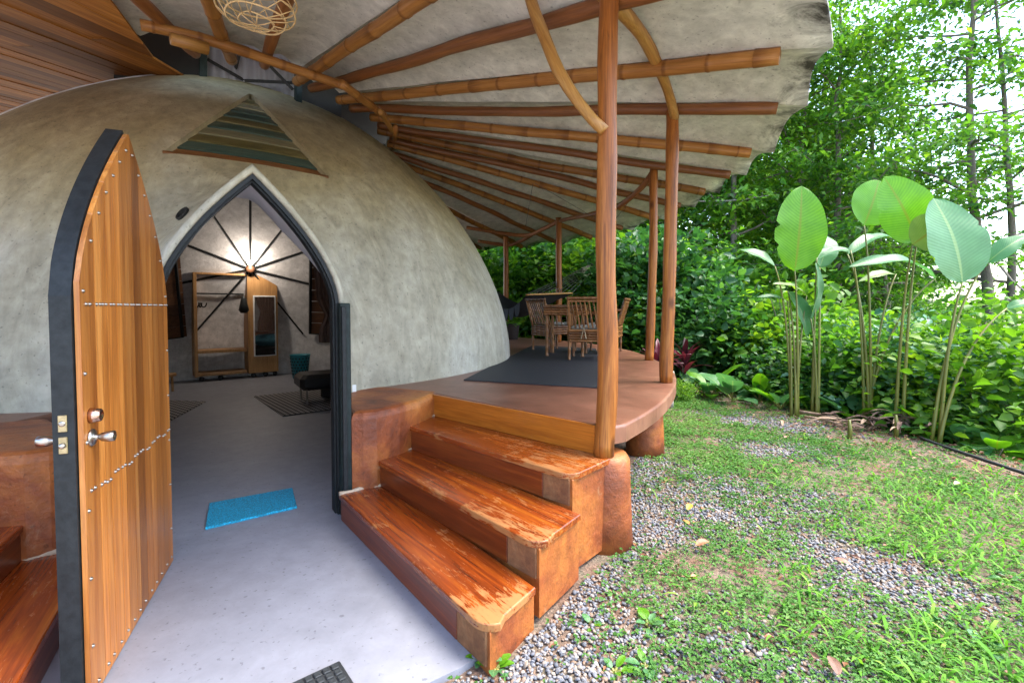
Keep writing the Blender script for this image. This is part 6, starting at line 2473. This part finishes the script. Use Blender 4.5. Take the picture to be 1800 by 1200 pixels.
# a few larger weeds and fallen leaves
WL = ['small weed at the foot of the lowest step corner', 'small weed just below the lowest step corner', 'small weed in the middle of the near green patch', 'small weed on the gravel left of the near green patch', 'small weed at the bottom of the picture, mid gravel', 'small weed between the two gravel strips', 'small weed in the coarse grass, lower right', 'small weed in the coarse grass right of the brown leaf', 'small weed near the bottom right corner', 'small weed by the right picture edge', 'small weed beside the lowest two steps', 'small weed at the bottom, right of the step corner', 'small weed right of the post footing', 'small weed between the post footing and the pier']
for k, (px, py, sz) in enumerate([(845, 1150, 0.085), (870, 1165, 0.07), (1140, 1090, 0.08), (1040, 1090, 0.06), (1135, 1160, 0.075), (1210, 1010, 0.06), (1650, 1080, 0.07), (1560, 1150, 0.075), (1730, 1130, 0.08), (1770, 1010, 0.07), (960, 1010, 0.06), (1080, 1170, 0.08), (1170, 840, 0.07), (1130, 815, 0.07)]):
    leafy_clump(WL[k], px, py, 7, sz, ('big_green', 'big_blue'), 500 + k * 10, name='weed', group='small weeds', tilt=(0.2, 0.8))
fl_lab = [(1212, 897, 0.075, 0.9, 'yellow fallen leaf on the gravel right of the stairs', (0.62, 0.30, 0.03)), (1206, 924, 0.05, 2.0, 'orange fallen leaf just below the yellow one on the gravel', (0.45, 0.16, 0.03)),
          (1235, 962, 0.08, 0.3, 'curled brown fallen leaf on the green patch', (0.30, 0.12, 0.06)), (1465, 1180, 0.08, 1.3, 'dark brown fallen leaf at the bottom of the gravel', (0.16, 0.08, 0.05)), (1480, 995, 0.07, 2.4, 'russet fallen leaf on the gravel strip', (0.28, 0.10, 0.06)), (1682, 855, 0.06, 0.4, 'pale pink fallen leaf on the far lawn', (0.5, 0.3, 0.2))]
for k, (px, py, sz, an, lb, c) in enumerate(fl_lab):
    b = G(px, py)
    nm = 'fallen_leaf_tone_%d' % k
    M[nm] = plain(nm, c, 0.6, 0, 0.3, 40)
    d = np.array([math.cos(an), math.sin(an), 0.15])
    me = big_leaf(b - d * sz * 0.6 + np.array([0, 0, 0.03]), b + d * sz * 0.6 + np.array([0, 0, 0.03]), sz * 0.6, (0.1, -0.2, 1), 0.08, 0.3, seed=k)
    tag(part('fallen_leaf', me, nm), lb, 'fallen leaf', 'larger fallen leaves')

# dead stalks, heap of dry fronds, hose
hp = G(1565, 752)
ht = thing('dead_frond_heap', 'heap of brown dead fronds and stalks at the foot of the broad-leaved plants', 'debris', (hp[0], hp[1], -0.02))
rh = random.Random(61)
for k in range(70):
    c = hp + np.array([rh.gauss(0, 0.38), rh.gauss(0, 0.20), 0])
    a = rh.uniform(0, PI)
    ln = rh.uniform(0.12, 0.42)
    z = 0.02 + 0.14 * math.exp(-((c[0] - hp[0]) / 0.4) ** 2) * rh.random()
    d = np.array([math.cos(a), math.sin(a), rh.uniform(-0.3, 0.3)])
    me = big_leaf(c - d * ln / 2 + np.array([0, 0, z]), c + d * ln / 2 + np.array([0, 0, z]), rh.uniform(0.03, 0.07), (rh.gauss(0, 0.3), rh.gauss(0, 0.3), 1), 0.15, 0.5, seed=k)
    part('frond', me, 'soilheap' if k % 4 else 'deadstalk', ht)
for k, (a, b, r, lb) in enumerate([((1405, 727), (1520, 752), 0.022, 'long dead stalk lying behind its thinner neighbour on the soil'), ((1415, 736), (1480, 750), 0.018, 'shorter pale dead stalk lying in front on the soil')]):
    A, B = G(*a), G(*b)
    A[2] = B[2] = 0.03
    mb, fr = pole([A, (A + B) / 2 + np.array([0, 0, 0.02]), B], r, n=8, wob=0.01, seed=k, taper=0.6)
    tag(part('dead_stalk', mb, 'deadstalk', None, fr, smooth=True), lb, 'stalk')
for k, (px, py, hh, lb) in enumerate([(1493, 768, 0.20, 'cut yellow-green plant stub left of the frond heap'), (1575, 765, 0.24, 'cut yellow-green plant stub right of the frond heap')]):
    b = G(px, py)
    tag(part('cut_stub', MB().tube([(0, 0, -0.03), (0.005, 0, hh * 0.5), (0.0, 0.01, hh)], [0.026, 0.022, 0.015], 8), 'stalk', None, Matrix.Translation((b[0], b[1], b[2])), smooth=True), lb, 'stub')
hp_ = [G(x, y) + np.array([0, 0, 0.02]) for x, y in ((1618, 772), (1660, 788), (1710, 805), (1760, 822), (1820, 842), (1900, 870))]
mb, fr = pole(hp_, 0.017, n=8)
tag(part('garden_hose', mb, 'rubber', None, fr, smooth=True), 'black hose lying along the right edge of the lawn', 'hose')
